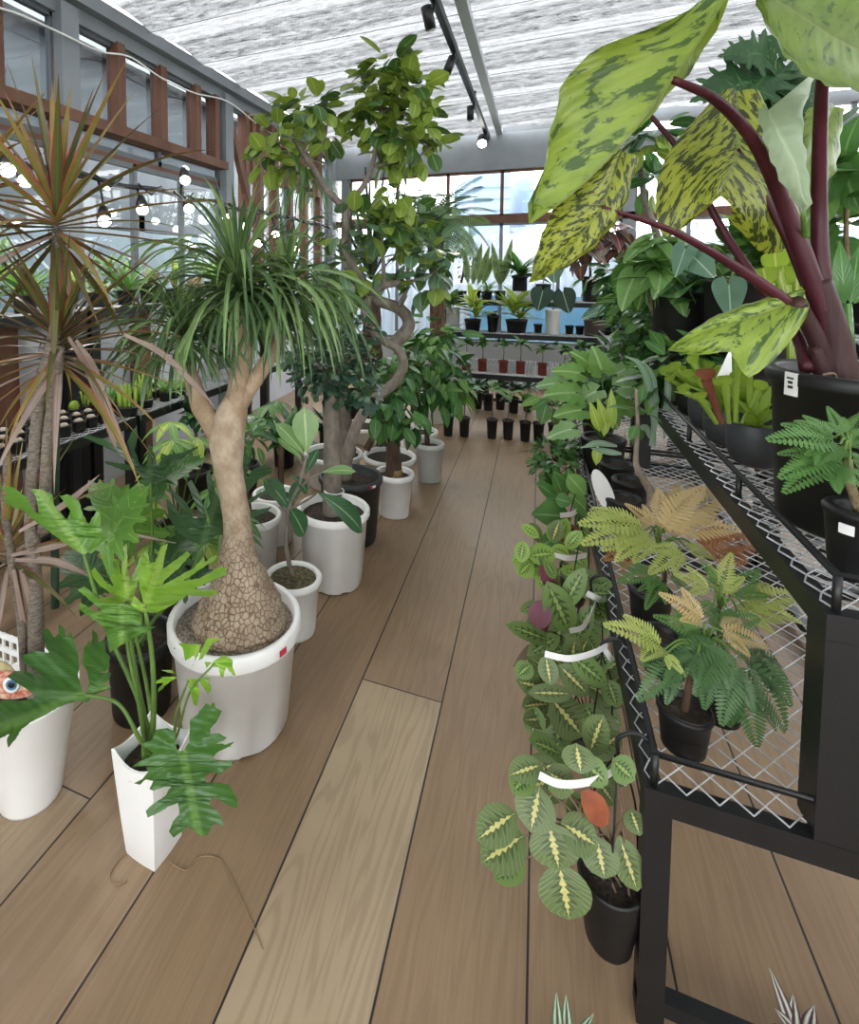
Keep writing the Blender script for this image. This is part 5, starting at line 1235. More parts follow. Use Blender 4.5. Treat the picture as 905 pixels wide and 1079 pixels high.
def little(X, Y, z, R, h, kind, where, s=1.0, mat=BLK, grp=None):
    c = np.array((X, Y, z)); root = T(KN[kind].replace(' ', '_'), KN[kind]+' '+where, 'succulent', c, grp)
    pot(root, c, R, h, mat, .85, SOILP if kind == 4 else SOIL, .008, rimh=.01, rimw=.003, n=14)
    succulent(root, c+np.array((0, 0, h-.008)), kind, s); return root
near = ['by the dracaena stems', 'by the white wall panel', 'below the clip lamps', 'beside the timber uprights']
for j in range(22):
    y = 1.15+j*.083
    for i, x in enumerate((-2.08, -2.18, -2.28)):
        if min(math.hypot(x+2.07, y-2.31), math.hypot(x+2.10, y-2.48)) < .105: continue
        little(x, y+R_.uniform(-.005, .005), .656, .036, .055, 4 if y < 2.1 else R_.choice((4, 0, 0, 1, 2, 3)), 'in the %s of the left tray, %s from the front' % (('front row', 'middle row', 'back row')[i], ORD[j]), 1.0, BLK, 'small pots on the lower left rack, %s' % ('front row', 'middle row', 'back row')[i])
for (x, y), wd in (((134, 436), 'front one'), ((151, 428), 'rear one')):
    f = PL(x, y, 2, .66); c = np.array((f[0], f[1], .656)); root = T('candle_cactus', 'cluster of bright green upright cactus fingers on the lower left rack, '+wd, 'cactus', c, 'green finger cacti')
    pot(root, c, .06, .05, BLK, .9, MOSS, .005, rimh=.01, rimw=.003, n=14); m = MB()
    for k in range(12):
        d = rv(.038)*np.array((1, 1, 0)); hh = R_.uniform(.11, .19); m.tube([c+d+np.array((0, 0, .04)), c+d*1.1+np.array((0, 0, hh*.6)), c+d*1.15+np.array((0, 0, hh))], [.011, .010, .004], 7)
    m.build('fingers', L_SARR, root)
for j in range(15):
    y = .75+j*.25; kind = (0, 3, 0, 2, 0, 3, 1)[j % 7]; s = 2.0 if kind == 0 else 2.4
    little(-2.44+R_.uniform(-.02, .02), y, 1.226, .06 if j % 3 else .085, .09 if j % 3 else .13, kind, 'on the upper left rack '+['at the picture edge', 'beside the grey post', 'behind the dracaena head', 'in the bright window light', 'under the second lamp', 'left of the ponytail crown', 'behind the ponytail crown', 'right of the ponytail crown', 'by the lowest lamp', 'before the brown uprights', 'near the hanging cactus', 'toward the far corner', 'close to the far corner', 'beside the rack end', 'at the rack end'][j], s)
# ------------------------------------------------------------------ right side: hanging pots along the aisle edge
def wleaf(mb, b, t, wpx, D, tp=T_ELL, dd=-.02, mi=0, bend=.35, face=.75, wav=.008, fold=.1):
    a, e = P(*b, D), P(*t, D+dd); d = e-a; l = np.linalg.norm(d)
    nn = nz(EYE-a)*face+np.array((0, 0, 1.))*(1-face); wm = np.abs(tp[0][:, 0]).max()*2
    mb.leaf(tp, a, d+nz(nn)*l*bend*.4, nn, l*1.03, wpx*D/FPX/wm, bend, fold, wav, mi, ph=R_.uniform(0, 6))
def hanger(root, rimc, R, hook, mat=IRON):
    for k in range(3):
        a = k*2*PI/3+.4; q = rimc+np.array((math.cos(a)*R, math.sin(a)*R, 0)); MB().tube(cr([q, q*.4+hook*.6+np.array((math.cos(a)*R*.3, math.sin(a)*R*.3, 0)), hook], 4), .0022, 5).build('hanger_wire', mat, root)
    m = MB(); m.tube(cr([hook, hook+np.array((.0, 0, .03)), hook+np.array((.03, 0, .05)), hook+np.array((.06, 0, .035))], 4), .004, 6); m.build('hook', mat, root)
def strip_tag(root, px, D, w=.012, name='price_strip'):
    q = cr([P(*p, D+dd) for *p, dd in px], 6); m = MB(); v = []
    for i, p in enumerate(q):
        t_ = nz(q[min(i+1, len(q)-1)]-q[max(i-1, 0)]); up = nz(np.cross(t_, np.cross(np.array((0, 0, 1.)), t_))); nn = nz(np.cross(t_, up))*.0006
        v += [p-up*w/2-nn, p+up*w/2-nn, p+up*w/2+nn, p-up*w/2+nn]
    n = len(q); f = [(i*4+a, i*4+(a+1) % 4, i*4+4+(a+1) % 4, i*4+4+a) for i in range(n-1) for a in range(4)]
    m.add(v, f+[(0, 1, 2, 3), (n*4-1, n*4-2, n*4-3, n*4-4)]); return m.build(name, PAPER, root, smooth=False, label='curved white plastic strip')
def filler(m, cx, cy, rx, ry, n, D, w, L, mi=(0, 1), tp=T_ELL):
    for i in range(n):
        a = R_.uniform(0, 6.28); q = R_.uniform(.2, 1)**.5; b = (cx+rx*q*math.cos(a)*.7, cy+ry*q*math.sin(a)*.7-6); g = R_.uniform(-.6, .6)+math.atan2(q*math.sin(a)+.35, q*math.cos(a))
        l = L*R_.uniform(.7, 1.1); wleaf(m, b, (b[0]+l*math.cos(g), b[1]+l*math.sin(g)), w*l/L, D+R_.uniform(.0, .10), tp, -.02, R_.choice(mi), face=R_.uniform(.3, .85))
def hangpot(name, label, px, rimy, wpx, boty, Y, X=.14, mat=BLK, grp=None, cat='hanging plant', hk=None):
    d = FW+RT*(px-CX)/FPX-UP*(rimy-CY)/FPX; s = Y/d[1]; c = EYE+d*s; D = dep_of(c); R = wpx/2*D/FPX; h = (boty-rimy)*D/FPX
    base = np.array((c[0], c[1], c[2]-h)); root = T(name, label, cat, base, grp)
    m = MB(); m.lathe([(0, 0), (R*.6, .0), (R*.72, .012), (R*.95, h*.7), (R, h-.012), (R*1.02, h-.006), (R, h), (R*.93, h), (R*.92, h-.02), (0, h-.02)], base, 24); m.build('pot', mat, root)
    MB().disc(c-np.array((0, 0, .016)), R*.9, 18, bump=.006).build('soil', SOIL, root)
    hanger(root, c, R*.97, np.array(hk) if hk is not None else np.array((.165, c[1], .50)))
    return root, c, D
MARM = [L_MAR, L_MAR2, L_MARU]
root, c, D = hangpot('hanging_maranta', 'nearest hanging prayer plant with yellow herringbone leaves in a black pot', 643, 922, 62, 999, 1.16)
D0 = D-.03
for b, t, w_, mi in (((569, 828), (559, 876), 40, 0), ((578, 865), (589, 917), 50, 0), ((589, 908), (600, 970), 52, 0), ((553, 880), (508, 908), 40, 0), ((544, 856), (503, 884), 34, 0), ((590, 866), (630, 892), 36, 0), ((628, 880), (637, 926), 36, 0), ((652, 880), (672, 940), 30, 0), ((572, 806), (537, 816), 24, 0), ((607, 783), (612, 815), 32, 0), ((576, 812), (604, 834), 30, 0), ((664, 852), (674, 880), 22, 0), ((552, 905), (522, 926), 26, 1), ((560, 812), (540, 834), 26, 1), ((612, 800), (640, 826), 26, 1), ((645, 800), (668, 822), 28, 1)):
    m = MB(); wleaf(m, b, t, w_, D0, T_ELL, -.03); lf = m.build('leaf', MARM[mi], root)
    a = P(*b, D0); e = c+rv(.03)*np.array((1, 1, 0)); MB().tube(cr([e, (a+e)/2+np.array((0, 0, .035)), a], 5), [.0025, .0016], 5).build('leaf_stalk', STEMB, lf)
m = MB(); wleaf(m, (612, 834), (641, 868), 26, D0); m.build('leaf', M('rust_red_leaf', '#8d4a2d', .6, '#a85a33', 20, trans=.25), root, label='rust red withered leaf')
m = MB(); filler(m, 612, 820, 44, 36, 20, D+.03, 26, 38, (0, 0, 1)); m.build('foliage', MARM, root)
st = strip_tag(root, [(568, 817, -.06), (590, 826, -.07), (620, 824, -.06), (645, 813, -.03), (646, 800, -.01)], D, .016); m = MB(); q = P(652, 816, D-.03); m.bar(q, P(661, 826, D-.03), .003, .013); m.build('strip_end', PAPER, root)
for lab, seq in (('second hanging prayer plant, narrow leaves, just behind the nearest', (((556, 730), (603, 731), 17, 0), ((579, 734), (614, 776), 38, 0), ((580, 758), (553, 758), 18, 0), ((588, 700), (620, 732), 24, 0), ((630, 745), (646, 785), 24, 0), ((620, 775), (642, 800), 22, 1), ((575, 690), (580, 722), 20, 0), ((600, 690), (640, 722), 24, 1), ((566, 745), (560, 775), 22, 1), ((615, 740), (630, 770), 24, 1), ((560, 700), (545, 712), 18, 1), ((640, 715), (650, 745), 22, 1), ((590, 780), (580, 800), 22, 0))),):
    root, c, D = hangpot('hanging_maranta', lab, 622, 768, 46, 812, 1.45, hk=(.165, 1.45, .5)); D0 = D-.02; m = MB()
    for b, t, w_, mi in seq: wleaf(m, b, t, w_, D0, T_ELL, -.03, mi)
    filler(m, 605, 740, 44, 48, 26, D, 24, 34, (0, 0, 0, 1)); m.build('foliage', MARM, root); strip_tag(root, [(574, 689, -.06), (600, 694, -.07), (625, 688, -.05), (640, 680, -.02)], D, .016)
    m = MB(); m.bar(P(634, 680, D-.02), P(645, 696, D-.02), .003, .014); m.build('strip_end', PAPER, root)
    m = MB()
    for i in range(9):
        a = P(585+i*6, 700+(i*37) % 70, D0+.02); m.tube(cr([c, (a+c)/2+np.array((0, 0, .02)), a], 4), .0022, 5)
    m.build('leaf_stalks', STEMB, root)
root, c, D = hangpot('hanging_calathea', 'hanging calathea with long upright leaves and one purple underside', 618, 690, 36, 720, 1.75, hk=(.165, 1.75, .5)); D0 = D-.02; m = MB()
for b, t, w_, mi in (((576, 612), (601, 668), 32, 1), ((582, 677), (536, 658), 18, 1), ((572, 632), (566, 662), 22, 2), ((594, 640), (615, 600), 20, 1), ((568, 676), (541, 702), 9, 3), ((605, 680), (622, 640), 18, 1), ((595, 685), (575, 690), 22, 1), ((610, 660), (630, 690), 20, 1), ((590, 670), (556, 690), 18, 1), ((585, 610), (575, 590), 12, 1)): wleaf(m, b, t, w_, D0, T_ELL if mi != 3 else T_LAN, -.02, mi)
filler(m, 600, 645, 36, 38, 22, D, 20, 34, (1, 1, 0, 1, 2)); m.build('foliage', MARM+[M('dry_brown_leaf', '#5d4a35', .6)], root); strip_tag(root, [(600, 665, -.05), (615, 660, -.05), (626, 640, -.03), (627, 628, -.01)], D, .016)
m = MB(); m.bar(P(618, 625, D-.03), P(632, 632, D-.03), .003, .018); m.build('strip_end', PAPER, root)
root, c, D = hangpot('hanging_prayer_plant', 'hanging prayer plant with lime green dark spotted leaves', 604, 606, 32, 636, 2.15, hk=(.165, 2.15, .5)); D0 = D-.02; m = MB()
for b, t, w_, mi in (((556, 586), (585, 583), 22, 1), ((549, 553), (568, 566), 11, 1), ((560, 592), (546, 606), 20, 1), ((580, 578), (600, 586), 16, 1), ((552, 570), (548, 592), 16, 1), ((575, 600), (566, 612), 16, 1), ((590, 600), (618, 606), 14, 1), ((596, 578), (612, 560), 14, 1)): wleaf(m, b, t, w_, D0, T_ELL, -.02, mi)
filler(m, 582, 588, 34, 26, 20, D, 15, 22, (0, 1)); m.build('foliage', [L_MAR, maranta_mat('lime_spotted_leaf', '#8fb14e', '#a6c65c', '#4a6b33')], root); strip_tag(root, [(584, 585, -.04), (600, 588, -.05), (618, 585, -.02)], D, .02)
root, c, D = hangpot('hanging_philodendron', 'hanging plant with big matt green leaves in a terracotta coloured pot', 596, 556, 26, 580, 2.5, mat=TERR, hk=(.165, 2.5, .5)); D0 = D-.02; m = MB()
for b, t, w_, mi in (((602, 545), (562, 541), 30, 0), ((600, 520), (628, 548), 18, 1), ((585, 525), (602, 530), 16, 0), ((590, 565), (570, 575), 18, 0), ((598, 500), (617, 522), 20, 1), ((607, 560), (622, 575), 16, 1), ((612, 535), (628, 560), 16, 0)): wleaf(m, b, t, w_, D0, T_OV, -.03, mi)
filler(m, 598, 540, 22, 30, 16, D, 15, 24, (0, 1), T_OV); m.build('foliage', [L_SOFT2, L_SOFT], root); strip_tag(root, [(590, 543, -.05), (604, 541, -.05), (616, 530, -.01)], D, .022)
root, c, D = hangpot('hanging_schefflera', 'small leaved bushy plant in a terracotta pot hanging at the rack edge', 590, 514, 18, 528, 2.85, mat=TERR, hk=(.165, 2.85, .5))
trunk(root, [(591, 512), (589, 495), (585, 478)], 3, 2, D, BARKB, 6); foliage(root, D, [(582, 480, 22, 20, 90, 0), (574, 495, 14, 14, 40, -.02), (592, 470, 14, 12, 40, .02)], [L_GLO, L_SOFT2, L_GLO2], T_SMALL, .055, W=.06)
root, c, D = hangpot('hanging_leafy_plant', 'loose leafy plant with drooping pointed leaves hanging near the floor seedlings', 588, 470, 16, 486, 3.5, hk=(.165, 3.5, .5)); m = MB()
for b, t, w_, mi in (((576, 425), (570, 447), 16, 0), ((570, 418), (548, 428), 9, 1), ((578, 420), (560, 432), 9, 0), ((590, 445), (612, 455), 11, 0), ((585, 415), (574, 404), 8, 1), ((583, 430), (588, 450), 12, 0)): wleaf(m, b, t, w_, D, T_OV, 0, mi)
m.build('foliage', [L_SOFT2, L_SOFT], root)
MB().tube(cr([c, P(585, 440, D), P(578, 420, D)], 5), .004, 6).build('stem', STEMB, root)
# ------------------------------------------------------------------ right, lower shelf
zb = .486
def shelfpot(name, label, cat, X, Y, z, R, h, mat=BLK, taper=.8, soil=SOIL, grp=None, **k):
    c = np.array((X, Y, z)); root = T(name, label, cat, c, grp); pot(root, c, R, h, mat, taper, soil, .015, rimh=.016, rimw=.004, n=24, **k); return root, c+np.array((0, 0, h-.015)), dep_of(c+np.array((0, 0, h)))
def fronds(root, o, D, lst, mats, tp=T_FROND, stem=STEM):
    groups = {}
    for i, (b, t, mi, dd) in enumerate(lst):
        a = P(*b, D+dd*.5); e = P(*t, D+dd); d = e-a; l = np.linalg.norm(d); m = MB()
        nn = np.array((0, 0, 1.))*.6+nz(EYE-a)*.55+rv(.15)
        m.leaf(tp, a, d+nz(nn)*l*.25, nn, l*1.05, l*1.0, .55, .12, mi=0)
        for sg_ in (-1, 1): sdv = nz(np.cross(d, nn)); m.leaf(tp, a+d*.04, d*.8+sdv*sg_*l*R_.uniform(.35, .6)+nz(nn)*l*.2, nn+rv(.2), l*R_.uniform(.55, .8), l*.7, .6, .12, mi=0)
        lf = m.build('frond', mats[mi], root)
        MB().tube(cr([o, o*.45+a*.55+np.array((0, 0, .025)), a], 5), [.0035, .002], 5).build('frond_stalk', stem, lf)
FM = [L_FERNY, L_FERN, L_FERND, L_PINK, L_BRZ]
root, o, D = shelfpot('feathery_sapling', 'deep green feathery leaved sapling in the nearest black pot on the lower right shelf', 'fern', .292, 1.245, zb, .050, .085)
sg = MB(); sg.tube([o, o+np.array((.01, .01, .07)), P(741, 680, D+.02)], [.008, .005], 7); sg.build('stem', BARKB, root)
o2 = P(741, 690, D+.02)
fronds(root, o2, D, [((700, 684), (642, 655), 0, -.04), ((701, 689), (722, 713), 0, -.06), ((742, 672), (690, 648), 1, .05), ((768, 684), (731, 732), 2, -.05), ((775, 699), (760, 764), 2, -.05), ((785, 696), (838, 776), 2, -.02), ((795, 689), (846, 732), 2, .04), ((779, 716), (801, 792), 2, -.04), ((715, 696), (672, 738), 2, -.03), ((735, 690), (700, 722), 2, -.06), ((760, 680), (700, 700), 2, -.02), ((750, 665), (800, 650), 1, .08), ((758, 664), (810, 681), 3, .0), ((742, 656), (698, 624), 3, .03), ((770, 676), (822, 706), 2, .05), ((748, 690), (742, 748), 2, -.04), ((730, 680), (716, 640), 2, .08)], FM, T_FROND)
root, o, D = shelfpot('feathery_sapling', 'yellow green feathery sapling in the second black pot on the lower right shelf', 'fern', .382, 1.36, zb, .048, .080)
MB().tube([o, o+np.array((0, .02, .08)), P(758, 640, D+.06)], [.007, .004], 7).build('stem', BARKB, root); o2 = P(758, 640, D+.06)
fronds(root, o2, D+.05, [((758, 628), (770, 582), 0, .05), ((748, 622), (712, 604), 0, .02), ((752, 634), (736, 652), 1, -.02), ((785, 640), (845, 626), 0, .04), ((770, 630), (800, 600), 1, .08), ((760, 620), (740, 592), 1, .06), ((778, 645), (826, 655), 0, .02), ((765, 640), (780, 668), 1, -.04)], FM, T_FROND)
root, o, D = shelfpot('feathery_sapling', 'pale pinkish feathery sapling with bronze tips on the lower right shelf', 'fern', .30, 1.66, zb, .055, .10, BLK)
MB().tube(cr([o, P(698, 620, D), P(700, 590, D), P(692, 562, D)], 4), [.008, .004], 7).build('stem', BARKB, root); o2 = P(694, 575, D)
fronds(root, o2, D, [((700, 560), (768, 516), 3, .1), ((695, 558), (742, 512), 3, .05), ((682, 557), (612, 549), 0, -.05), ((684, 562), (614, 570), 0, -.07), ((690, 566), (634, 578), 0, -.06), ((735, 578), (806, 572), 4, .08), ((718, 578), (684, 604), 0, -.08), ((722, 576), (756, 590), 0, .02), ((694, 605), (652, 612), 1, -.04), ((698, 611), (680, 642), 1, -.06), ((705, 605), (730, 625), 1, -.02), ((690, 556), (660, 530), 3, .06), ((672, 576), (636, 590), 4, -.04), ((700, 562), (716, 538), 3, .12)], FM, T_FROND)
for nm, lb, X, Y, R, h in (('empty_black_pot', 'round black pot rim behind the second feathery sapling', .30, 1.47, .055, .09), ('small_grey_pot', 'small grey pot half hidden under the bronze fronds', .40, 1.56, .035, .07)):
    root, o, D = shelfpot(nm, lb, 'pot', X, Y, zb, R, h, BLK if 'black' in nm else CLP)
# saucer like white disc, crooked pale caudex
e0 = P(636, 518, dep_of((.2, 2.2, .55))); root = T('white_disc', 'white oval plastic disc leaning at the rack edge', 'plant label', e0); m = MB()
ax = nz(P(645, 541, 2)-P(627, 496, 2)); sx = nz(np.cross(ax, nz(EYE-e0))); th = nz(np.cross(ax, sx))
v = []
for s in (-.003, .003):
    for j in range(24): a = 2*PI*j/24; v.append(e0+ax*math.cos(a)*.088+sx*math.sin(a)*.03+th*s)
m.add(v, [(j, (j+1) % 24, 24+(j+1) % 24, 24+j) for j in range(24)]); m.add([e0+th*.003]+v[24:], [(0, 1+j, 1+(j+1) % 24) for j in range(24)]); m.add([e0-th*.003]+v[:24], [(0, 1+(j+1) % 24, 1+j) for j in range(24)])
m.build('disc', PAPER, root); m = MB(); m.tube([e0+th*.0035+ax*-.03, e0+th*.0035+sx*.008, e0+th*.0035+ax*.04], .002, 5); m.build('printed_mark', INK, root)
root, o, D = shelfpot('caudex_plant', 'crooked bare grey trunk leaning out of a black pot on the lower right shelf', 'caudex', .31, 2.25, zb, .07, .12)
trunk(root, [(657, 536, .02), (668, 540, 0), (684, 534, -.02), (686, 520), (678, 505), (671, 492), (670, 480), (672, 450), (670, 410)], 12, 3, D, bark_mat('pale_caudex', '#9a8d7d', '#85776a', 20), 10)
foliage(root, D, [(672, 440, 10, 26, 10, 0)], [L_SOFT2], T_OV, .08)
# big soft lobed leaves of the castor like plant
root, o, D = shelfpot('broad_leaf_plant', 'broad soft green leaves spreading from a black pot at the rack edge', 'potted plant', .30, 2.85, zb, .10, .17)
T_MAP = cord_t(back=.28, wid=.46, seg=18, cols=3, edge=.22, waves=4)
for (x, y), (dx, dy), l, dd in (((610, 393), (-1, -.2), 1, 0), ((606, 414), (-1, .1), 1.15, -.05), ((634, 390), (-.2, -1), 1, .05), ((655, 408), (1, .1), 1.1, -.05), ((652, 428), (1, .3), 1.1, -.1), ((612, 432), (-1, .4), 1, -.1), ((602, 452), (-.8, .6), .9, -.15), ((650, 394), (.6, -.6), 1, .1), ((590, 404), (-1, .2), .9, .05), ((628, 412), (-.3, .5), 1, -.02), ((640, 430), (.2, .8), 1, -.12), ((622, 384), (-.6, -.8), .9, .1), ((668, 392), (1, -.4), .9, .08)):
    m = MB(); a = P(x, y, D+dd); d = RT*dx-UP*dy*.5+np.array((0, 0, .1)); l_ = .115*l
    m.leaf(T_MAP, a, d, nz(EYE-a)*.75+np.array((0, 0, .6)), l_*1.1, l_*1.25, .5, .08, .014); lf = m.build('leaf', R_.choice((L_PALE, L_PALE, L_SOFT)), root)
    MB().tube(cr([o, (o+a)/2+np.array((0, 0, .05)), a], 5), [.004, .0025], 6).build('petiole', STEM, lf)
root, o, D = shelfpot('birds_nest_fern', 'yellow green upright strap leaves beside the broad soft leaves', 'fern', .33, 2.62, zb, .075, .13)
m = MB()
for b, t, w_ in (((632, 455), (622, 424), 10), ((640, 455), (630, 420), 10), ((645, 452), (644, 410), 10), ((636, 460), (642, 425), 9), ((630, 470), (628, 490), 10)): wleaf(m, b, t, w_, D, T_LAN, 0, 0)
m.build('foliage', L_LIME, root)
root, o, D = shelfpot('staghorn_fern', 'long grey green strap leaves arching over the lower right shelf', 'fern', .36, 2.45, zb, .07, .12)
m = MB()
for q in ([(690, 470), (686, 420), (675, 385), (658, 375)], [(685, 470), (690, 440), (688, 400), (678, 380)], [(650, 470), (630, 467), (612, 472)], [(655, 478), (640, 476), (622, 472)], [(672, 455), (680, 450), (684, 462)], [(700, 462), (703, 430), (704, 400), (706, 385)]):
    k = cr([P(*p, D) for p in q], 5); n_ = len(k); v = []; u = []
    for i in range(n_):
        ww = .012*min(1, .4+2*i/n_)*min(1, (n_-1-i)/n_*3+.1); t_ = nz(k[min(i+1, n_-1)]-k[max(i-1, 0)]); s_ = nz(np.cross(t_, nz(EYE-k[i])))
        v += [k[i]-s_*ww, k[i]+t_*0-nz(EYE-k[i])*.004, k[i]+s_*ww]; u += [(0, i/n_), (.5, i/n_), (1, i/n_)]
    m.add(v, [f for i in range(n_-1) for f in ((i*3, i*3+1, i*3+4, i*3+3), (i*3+1, i*3+2, i*3+5, i*3+4))], u)
m.build('strap_leaves', leafm('grey_strap', '#7d9a80', '#92ab92', '#a9bfa6', None, .5, .2), root)
for X, Y, lb, mats, tp, L in ((.33, 3.4, 'dark bushy plant in a black pot far along the lower right shelf', [L_GLO2, L_CRAS2], T_OV, .13), (.32, 3.85, 'pale leafy plant near the end of the lower right shelf', [L_SOFT, L_SOFT2], T_OV, .15), (.33, 4.3, 'fine leaved plant at the far end of the lower right shelf', [L_GLO, L_SOFT2], T_LAN, .2), (.33, 4.7, 'last leafy pot of the lower right shelf', [L_GLO2, L_SOFT], T_OV, .16)):
    root, o, D = shelfpot('leafy_plant', lb, 'potted plant', X, Y, zb, .09, .15); m = MB()
    for k in range(3): blades(m, o+np.array((0, 0, .06*k)), 22, L, L, tp, (-.2, 1.3), (.4, 1), mi=range(len(mats)), jit=.04)
    m.build('foliage', mats, root); MB().tube([o, o+np.array((0, 0, .15))], .008, 6).build('stem', STEMB, root)
# ------------------------------------------------------------------ right, upper shelf
zu = .886
# giant splash leaved elephant ear
D = 1.16
root = T('elephant_ear', 'giant mottled elephant ear with maroon stalks in a big black pot', 'alocasia', (.655, 1.52, zu))
c = np.array((.655, 1.52, zu)); Dp = dep_of(c); R = .165; h = .345
pp, zs = pot(root, c, R, h, BLK, .82, SOILP, .03, .03, .012, n=48)
azc = AZC(c)-.72; sticker(pp, c, R-.001, h*0+zu+h-.052, azc, .03, .05, PAPER, 'price_sticker', 'white price sticker with vertical print')
for k in range(3): sticker(pp, c, R+.0006, zu+h-.016-k*.010, azc+.003*k, (.016, .011, .012)[k], (.004, .006, .006)[k], INK, 'print_mark')
DS = 1.22; A = at(DS)
def stalk(pts, w0, w1, mat=PET, lab='stalk', par=None):
    q = [P(p[0], p[1], DS+(p[2] if len(p) > 2 else 0)) for p in pts]
    return MB().tube(cr(q, 6), [w0/2*DS/FPX, w1/2*DS/FPX], 12).build(lab, mat, par or root)
stalk([(884, 425), (884, 400), (880, 365), (872, 330), (862, 295)], 38, 22, PETB, 'stalk_base'); stalk([(876, 425), (868, 395), (858, 365)], 22, 14, PETB, 'stalk_base')
def hero(name_l, mid, le, ri, mat, bulge, dep, n=18, lab=None):
    f = lambda q: [P(p[0], p[1], dep+(p[2] if len(p) > 2 else 0)) for p in q]
    m = MB(); grid_leaf(m, f(mid), f(le), f(ri), 6, bulge, n=n, ph=R_.uniform(0, 6)); return m.build('leaf', mat, root, label=lab)
l1 = hero('', [(770, -10, .02), (740, 40), (709, 84), (660, 148, -.02), (605, 203, -.04), (557, 237, -.04)], [(742, 2, -.02), (690, 28, -.06), (636, 48, -.10), (598, 80, -.12), (584, 122, -.12), (574, 172, -.09), (557, 237, -.04)], [(772, -6, .06), (738, 60, .14), (700, 105, .16), (650, 160, .14), (600, 205, .06), (557, 237, -.04)], L_ALO, -.03, 1.08, lab='largest leaf, pale green with dark blotches')
stalk([(880, 405), (872, 345), (852, 285), (826, 215), (795, 150, -.04), (755, 106, -.1), (709, 84, -.14)], 24, 7, PET, 'stalk', l1)
l3 = hero('', [(655, 160, .03), (634, 218), (598, 262, -.02), (557, 298, -.04)], [(640, 166, .02), (596, 200, 0), (572, 245, -.02), (557, 298, -.04)], [(672, 172, .06), (652, 228, .04), (612, 272, 0), (557, 298, -.04)], L_ALOD, .015, 1.12, lab='drooping leaf mottled almost black')
stalk([(872, 395), (856, 345), (826, 316), (770, 278), (707, 243, -.04), (634, 218, -.10)], 18, 4, PET, 'stalk', l3)
l4 = hero('', [(776, 96, .1), (777, 157, .02), (767, 182), (758, 206)], [(752, 104, .1), (713, 148, .06), (692, 192, .04), (697, 248, .02), (728, 234, .01), (752, 208)], [(800, 104, .12), (832, 150, .08), (851, 206, .06), (838, 252, .05), (806, 267, .04), (768, 232, .02)], L_ALOD, .02, 1.34, lab='mottled leaf with two hanging lobes')
stalk([(850, 300, .1), (826, 245, .12), (790, 180, .14), (777, 157, .14)], 12, 5, PET, 'stalk', l4)
l5 = hero('', [(796, -14, .0), (842, 14, -.02), (881, 40, -.02), (925, 62, 0)], [(800, -6, 0), (824, 52, -.05), (862, 86, -.06), (925, 100, -.04)], [(806, -22, .05), (868, -34, .08), (930, -20, .06)], L_ALOG, -.02, 1.0, lab='green veined leaf at the top right corner')
stalk([(884, 400), (878, 350), (866, 290), (863, 220), (864, 140, -.05), (868, 75, -.13), (881, 42, -.18)], 20, 8, PET, 'stalk', l5)
l6 = hero('', [(802, 122, .02), (822, 150), (838, 180), (846, 224)], [(797, 116, .02), (806, 150), (822, 190), (846, 224)], [(862, 72, .08), (846, 120, .05), (844, 175, .02), (846, 224)], L_ALOP, .015, 1.14, lab='pale back of a folded leaf')
stalk([(866, 340), (850, 270, .02), (846, 224, -.07)], 8, 4, STEM, 'stalk', l6)
l7 = hero('', [(880, 112, .1), (856, 160, .06), (838, 206, .04)], [(852, 114, .08), (834, 150, .06), (828, 196, .05)], [(884, 120, .12), (880, 180, .1), (846, 218, .05)], L_ALOG, .015, 1.3)
l8 = hero('', [(846, 314, .02), (800, 332), (752, 346, -.02), (703, 369, -.04)], [(848, 305, .04), (800, 316, .03), (748, 336, 0), (703, 369, -.04)], [(852, 330, 0), (826, 368, -.05), (788, 398, -.08), (770, 372, -.05), (735, 374, -.04), (703, 369, -.04)], L_ALO, .012, 1.2, lab='lowest leaf drooping over the pot')
stalk([(876, 395), (862, 360), (846, 330), (840, 318, -.02)], 20, 14, PETB, 'stalk', l8)
stalk([(850, 390), (838, 350, .06), (800, 300, .1), (760, 240, .16), (720, 165, .2), (683, 119, .24)], 13, 6, PET)
m = MB()
for k in range(6):
    m = MB(); d = rv(.1)*np.array((1, 1, 0)); m.tube(cr([c+d*.9+np.array((0, 0, h-.035)), c+d*1.1+np.array((.0, 0, h-.0)), c+d*1.25+np.array((-.02, -.02, h-.02+R_.uniform(0, .05)))], 4), .0025, 5); m.build('dry_root', STEMB, root)
# small feathery sapling at the right edge
c2 = np.array((.565, 1.285, zu)); root = T('feathery_sapling', 'feathery sapling in a small black pot at the right edge of the photo', 'fern', c2)
pp, zs = pot(root, c2, .058, .125, BLK, .78, MOSS, .02, .014, .004, n=24); D = dep_of(c2+np.array((0, 0, .12)))
sticker(pp, c2, .0575, zu+.085, AZC(c2)-.35, .022, .018, PAPER, 'price_sticker', 'small white price sticker')
MB().tube([np.array((c2[0], c2[1], zs-.01)), P(896, 510, D), P(894, 484, D)], [.009, .006], 8).build('stem', bark_mat('sapling_bark', '#8d7f62', '#6f6248', 40), root)
fronds(root, P(894, 486, D), D, [((885, 468), (812, 460), 1, -.03), ((880, 460), (842, 440), 1, 0), ((890, 460), (872, 428), 1, .05), ((884, 482), (822, 502), 1, -.04), ((884, 488), (826, 518), 1, -.05), ((880, 490), (884, 520), 1, -.05), ((892, 470), (925, 450), 1, .02), ((895, 480), (930, 500), 1, 0), ((890, 474), (850, 476), 1, -.04), ((896, 462), (915, 432), 1, .05), ((895, 492), (915, 522), 1, -.04)], FM, T_FROND)
